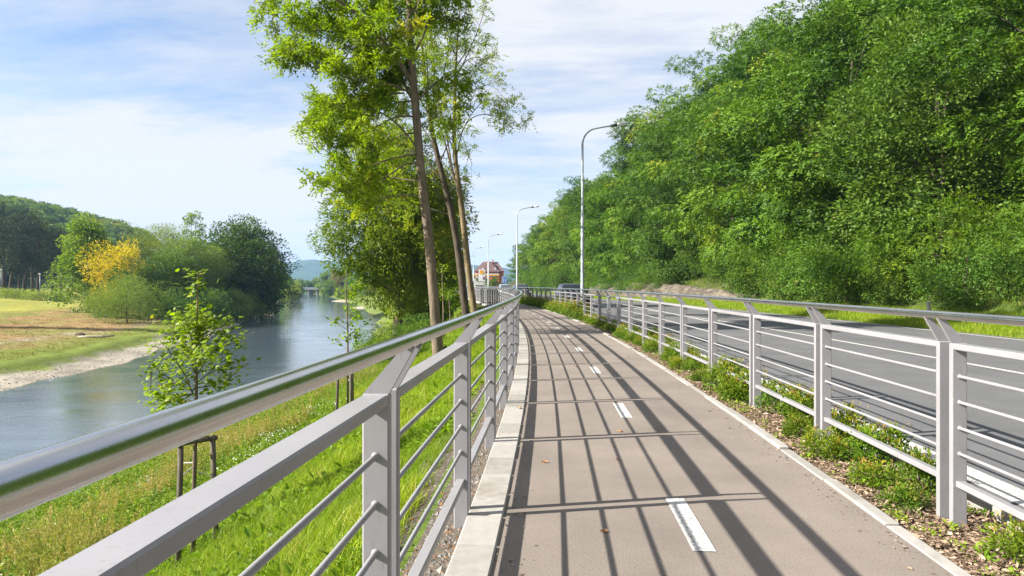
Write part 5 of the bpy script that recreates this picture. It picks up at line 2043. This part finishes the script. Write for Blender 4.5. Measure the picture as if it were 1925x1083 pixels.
# ------------------------------------------------------------------ left bank trees and the wooded hill
def build_left_bank():
    rng = np.random.default_rng(55)

    def place(px, Y):
        x = (px - CX) / F * Y
        return x, Y, zt(x, Y)

    def H(py, Y, z):
        return HC - (py - HY) / F * Y - z
    defs = []
    # (px, Y, top py, half width px, leaf, label, options)
    def add(name, px, Y, top, hw, leaf, label, cat='tree', ncl=130, per=70, size=.32, base=.05, tint=.5, group=None, shape=None, aspect=.55, clr=(.10, .19), fill=.3, droop=.2, depth=1.0, sd=.14, bark='bark_dark'):
        x, y, z = place(px, Y)
        h = H(top, Y, z) + .2
        w = hw / F * Y
        m = crown_tree(name, rng, h, h * base, w, w * depth, 0, ncl, per, size, M[leaf], M[bark], 1, aspect, max(.06, h * .017), (clr[0] * w * 2, clr[1] * w * 2), shape, tint, sd, 12, droop, (0, 0), .75, .25, fill)
        tree_thing(name, label, cat, m, (x, y, z - .2), rng.uniform(0, 6), 1.0, group)
    cone = lambda t: np.clip(1.25 - .85 * t, .2, 1.2)
    g = 'trees on the far river bank'
    add('poplar_tree', 165, 126, 405, 56, 'leaf_poplar', 'light green poplar left of the yellow tree on the far bank', ncl=230, per=80, size=.42, shape=cone, group=g, aspect=.7)
    add('yellow_tree', 222, 117, 456, 54, 'leaf_yellow', 'bright yellow autumn tree on the far bank', ncl=170, per=70, size=.30, group=g, shape=lambda t: .65 + .5 * t)
    add('willow_tree', 300, 132, 428, 62, 'leaf_willow', 'grey green willow behind the yellow tree', ncl=230, per=150, size=.34, aspect=.34, group=g, droop=.5)
    add('willow_tree', 362, 128, 440, 54, 'leaf_willow', 'rounded grey green willow right of the middle of the far bank clump', ncl=200, per=150, size=.34, aspect=.34, group=g, droop=.5)
    add('green_tree', 325, 122, 470, 46, 'leaf_broad', 'dark green tree in the middle of the far bank clump', ncl=150, per=80, size=.32, group=g, tint=.4)
    add('maple_tree', 262, 114, 492, 50, 'leaf_broad', 'low dark leafy tree right behind the yellow tree', ncl=130, per=80, size=.30, group=g, tint=.35)
    add('willow_shrub', 238, 104, 527, 62, 'leaf_willow', 'large rounded grey green willow shrub standing in front of the yellow tree', 'bush', ncl=190, per=100, size=.24, aspect=.28, group=g, droop=-.1, base=0, tint=.4)
    add('oak_tree', 452, 148, 424, 76, 'leaf_dark', 'large dark dense oak at the right end of the far bank trees', ncl=330, per=170, size=.46, clr=(.13, .22), group=g, aspect=.6, shape=lambda t: .75 + .35 * np.sin(np.pi * np.clip(t, 0, 1)), base=0)
    add('oak_tree', 405, 140, 462, 48, 'leaf_dark', 'dark green oak left of the largest oak', ncl=160, per=90, size=.36, group=g, tint=.65, base=0)
    add('oak_tree', 492, 158, 470, 36, 'leaf_dark', 'dark lower oak leaning over the water at the right end', ncl=130, per=90, size=.36, group=g, tint=.3, base=0)
    add('slender_tree', 362, 176, 396, 19, 'leaf_poplar', 'tall thin poplar rising above the far bank clump', ncl=70, per=50, size=.45, group=g, tint=.3, base=.3, fill=.1)
    for k, (px, Y, top, hw, lf, lab) in enumerate([
            (335, 110, 545, 34, 'leaf_broad', 'low dark green bush at the edge of the far bank slope'), (398, 116, 545, 30, 'leaf_broad', 'green bush under the oaks on the far bank'),
            (446, 128, 542, 26, 'leaf_willow', 'silvery bush at the foot of the oaks near the water'), (472, 140, 548, 20, 'leaf_willow', 'small silvery bush at the right end of the far bank'),
            (300, 118, 530, 30, 'leaf_dark', 'dark bush deep in the shade of the far bank trees'), (365, 122, 530, 30, 'leaf_dark', 'dark bush between the willows and oaks'),
            (510, 165, 552, 22, 'leaf_dark', 'low dark bush overhanging the river at the far end'), (190, 112, 556, 26, 'leaf_willow', 'small pale bush left of the large willow shrub')]):
        add('bank_shrub', px, Y, top, hw, lf, lab, 'bush', 80, 80, .22, 0, .45, 'bushes on the far river bank')
    # a tree just outside the left edge, its long shadow lies across the mown bank
    add('poplar_tree', -150, 84, 330, 34, 'leaf_poplar', 'slim tall poplar just beyond the left edge of the photo, shading the mown bank', ncl=110, per=60, size=.42, base=.1, group=g)
    # pines
    for k, (px, Y, top, hw) in enumerate([(-40, 190, 392, 34), (-8, 196, 398, 28), (22, 186, 402, 28), (48, 200, 396, 28), (74, 188, 408, 26), (98, 198, 418, 24), (8, 215, 385, 30), (116, 205, 432, 22), (62, 214, 400, 26), (36, 178, 440, 22)]):
        lab = 'tall dark pine, %s from the left edge of the dark pine stand' % ordinal([0, 1, 3, 5, 7, 8, 2, 9, 6, 4][k])
        add('pine_tree', px, Y, top, hw, 'needles', lab, ncl=120, per=60, size=.5, base=.32, tint=.5, group='dark pines beyond the field', aspect=.22, shape=lambda t: 1.15 - .55 * t, clr=(.12, .2))
    # undergrowth below pines & hedge
    V, Q, T, b = [], [], [], 0
    xs = np.linspace(-10, 130, 70)
    C = []
    for px in xs:
        Y = 168 + rng.normal(0, 2)
        x = (px - CX) / F * Y
        z = zt(x, Y)
        for _ in range(3):
            C.append((x + rng.normal(0, .4), Y + rng.normal(0, .8), z + rng.uniform(.2, 1.9)))
    C = np.array(C)
    V, Q, t = clump_leaves(C, rng.uniform(.6, 1.1, len(C)), C.mean(0), rng, 60, .30, .4, 1, .8, -.3)
    tag(obj('hedge', mesh_np('hedge', V, Q, M['leaf_willow'], False, t)), 'long uneven hedge of shrubs in front of the dark pines', 'hedge')
    # small lamp at the field edge
    Y = 165
    r = None
    for k, (px, top) in enumerate([(2, 506), (75, 514)]):
        x, y, z = place(px, Y)
        h = H(top, Y, z)
        r = thing('park_lamp', ['small park lamp with a white head at the left edge of the photo', 'thin park lamp in front of the dark pines'][k], 'street lamp', (x, y, z), 0, 'park lamps beyond the field')
        MB().tube([(0, 0, -.1), (0, 0, h - .3)], .05, 8).obj('pole', M['galv'], r, True)
        MB().tube([(0, 0, h - .3), (0, 0, h - .2), (0, 0, h)], [.10, .24, .20], 12).obj('lamp_head', M['white'], r, True)
    # driftwood
    x, y, z = place(180, 76)
    lg = thing('driftwood_log', 'bare pale driftwood log lying on the far bank', 'log', (x, y, zt(x, y) + .1), .3)
    MB().tube([(-1.7, 0, .02), (-.6, .1, .05), (.6, -.05, .05), (1.8, .1, .12)], [.17, .15, .13, .08], 9).obj('log_stem', M['log'], lg, True)
    MB().tube([(.4, 0, .05), (.9, -.2, .35), (1.1, -.3, .6)], [.06, .045, .02], 6).obj('branch_stub', M['log'], lg, True)
    lg2 = thing('driftwood_log', 'short dark root end of driftwood left of the pale log', 'log', (x - 2.4, y + 1.2, zt(x - 2.4, y + 1.2) + .08), -.4)
    MB().tube([(-.8, 0, .02), (0, .05, .12), (.7, 0, .05)], [.16, .2, .1], 8).obj('log_stem', M['bark_dark'], lg2, True)

    # wooded hill: crowns merging into one far wood
    kinds = []
    for q in range(5):
        n = 26
        u = unit(rng.normal(0, 1, (n, 3)))
        C = u * rng.uniform(.6, 1, n)[:, None] * np.array([3.6, 3.6, 3.4]) + np.array([0, 0, 5.5])
        V, Q, t = clump_leaves(C, rng.uniform(1.0, 1.7, n), np.array([0, 0, 4.]), rng, 46, .8, .6, 1, .8, .1)
        kinds.append(mesh_np('wood_crown', V, Q, M['leaf_hill']))
    n = 5200
    X, Y = rng.uniform(-620, -150, n), rng.uniform(225, 520, n)
    dl = LB(Y) - X
    zz = terrain(X, Y)
    hump = 50 * np.exp(-((X + 360) / 160) ** 2) * np.exp(-((Y - 440) / 140) ** 2)
    k = (dl > 95) & ((hump > 3.0) | (Y < 260)) & (Y < 500) & (Y > 218)
    X, Y, zz = X[k], Y[k], zz[k]
    n = len(X)
    big = vnoise(X, Y, 30, 61)
    scatter('hill_wood', 'wooded hill of mixed trees rising behind the pines', np.stack([X, Y, zz - .5], 1), np.stack([rng.normal(0, .1, n), rng.normal(0, .1, n), rng.uniform(0, 6.3, n)], 1),
            rng.uniform(.75, 1.35, n), np.clip(rng.normal(.45, .2, n) + (big > .78) * .35, 0, 1), rng.integers(0, 5, n), kinds)


def build_far_valley():
    rng = np.random.default_rng(91)
    var = []
    for q, (lf, ti) in enumerate([('leaf_poplar', .4), ('leaf_broad', .6), ('leaf_dark', .8), ('leaf_willow', .5), ('leaf_big', .75)]):
        var.append(crown_tree('valley', rng, 10, .3, 4.6, 4.6, 0, 60, 60, .8, M[lf], M['bark_dark'], 1, .6, .2, (1.0, 1.8), None, ti, .15, 6))
    spots = [  # px, Y, top, half width px, variant, words
        (535, 300, 512, 17, 0, 'pale green tree on the left bank bend'), (556, 330, 530, 13, 3, 'small willow at the water on the left bank bend'), (527, 350, 513, 16, 1, 'green tree behind the left bank bend'),
        (548, 285, 540, 14, 3, 'low willow bush on the left bank tip'),
        (562, 520, 524, 12, 2, 'dark tree left of the far bridge'), (580, 560, 526, 12, 1, 'round tree beyond the left half of the bridge'), (596, 570, 522, 11, 2, 'dark round tree beyond the bridge'),
        (612, 500, 511, 15, 0, 'tall pale green tree right of the bridge'), (632, 470, 508, 14, 4, 'brownish tree on the right bank far upstream'), (622, 410, 524, 12, 1, 'green tree by the gravel beach'),
        (646, 380, 511, 18, 4, 'large browning tree on the right bank'), (668, 350, 514, 18, 0, 'light green tree on the right bank'), (640, 350, 541, 10, 3, 'pale willow bush on the gravel beach'),
        (656, 320, 537, 13, 3, 'willow bush at the upper end of the beach'), (690, 300, 516, 20, 1, 'green tree behind the gravel beach'), (610, 430, 540, 8, 3, 'small bush near the bridge end'),
        (715, 260, 515, 22, 4, 'olive tree behind the overhanging branches'), (750, 230, 512, 24, 1, 'green tree far behind the chestnut'), (790, 220, 508, 24, 2, 'dark tree far behind the chestnut trunk'),
        (830, 215, 508, 20, 0, 'green tree far behind the ash trunks'), (862, 240, 520, 12, 2, 'small dark tree left of the petrol sign')]
    for px, Y, top, hw, v, w in spots:
        x = (px - CX) / F * Y
        z = zt(x, Y)
        if z < -5.2:
            z = -5.2
        h = HC - (top - HY) / F * Y - z
        wd = hw / F * Y
        tree_thing('valley_tree' if hw > 13 else 'valley_bush', w + ', in the hazy distance', 'tree', var[v], (x, Y, z - .3), rng.uniform(0, 6), (wd / 4.9, wd / 4.9, h / 10.5), 'trees along the far river')
    # a distant line of trees closing the valley floor
    V, Q, T, b = [], [], [], 0
    C = []
    for px in np.linspace(490, 960, 170):
        Y = rng.uniform(640, 900)
        x = (px - CX) / F * Y
        z = zt(x, Y)
        if z < -5:
            z = -3
        for _ in range(2):
            C.append((x + rng.normal(0, 3), Y, z + rng.uniform(1, 8)))
    C = np.array(C)
    V, Q, t = clump_leaves(C, rng.uniform(3, 5.5, len(C)), C.mean(0), rng, 55, 1.6, .6, 1, .75, .1)
    tag(obj('far_wood', mesh_np('far_wood', V, Q, M['leaf_broad'], False, t)), 'far belt of trees across the valley floor', kind='stuff')
    # low bridge over the river
    Y = 500
    xa, xb = (562 - CX) / F * Y, (612 - CX) / F * Y
    r = thing('river_bridge', 'low grey concrete bridge across the river in the distance', 'bridge')
    zt_ = HC - (542.6 - HY) / F * Y
    MB().box(xa, xb, Y, Y + 5, zt_ - .75, zt_).obj('deck', M['bridge'], r)
    MB().box(xa, xb, Y - .05, Y + .15, zt_ + .05, zt_ + .9).obj('parapet', M['galv'], r)
    for f in (.05, .34, .66, .95):
        x = xa + (xb - xa) * f
        MB().box(x - .5, x + .5, Y + .5, Y + 4.5, -6.3, zt_ - .75).obj('pier', M['bridge'], r)


def build_haze():
    m = bpy.data.materials.new('haze_air')
    m.use_nodes = True
    nt = m.node_tree
    nt.nodes.clear()
    o = nt.nodes.new('ShaderNodeOutputMaterial')
    v = nt.nodes.new('ShaderNodeVolumePrincipled')
    v.inputs['Color'].default_value = (.34, .60, 1.0, 1)
    v.inputs['Density'].default_value = .00014
    v.inputs['Anisotropy'].default_value = .0
    nt.links.new(v.outputs[0], o.inputs['Volume'])
    b = MB().box(-3150, 3150, -120, 4650, -12, 190).obj('haze', m)
    tag(b, 'thin bluish haze filling the valley air', kind='stuff')


build_ground()
build_far_hills()
build_paving()
build_railing('path_railing', 'grey metal railing on the left, river side of the path, with a steel handrail', -.275, 1, 2.43, 118)
build_railing('roadside_railing', 'grey metal railing on the right between the path and the road', 2.90, -1, 4.70, 118)
build_right_wood()
build_path_trees()
build_saplings()
build_shrubs()
build_lamps()
build_cars()
build_signs()
build_left_bank()
build_far_valley()
build_ground_plants()
build_litter()
build_haze()
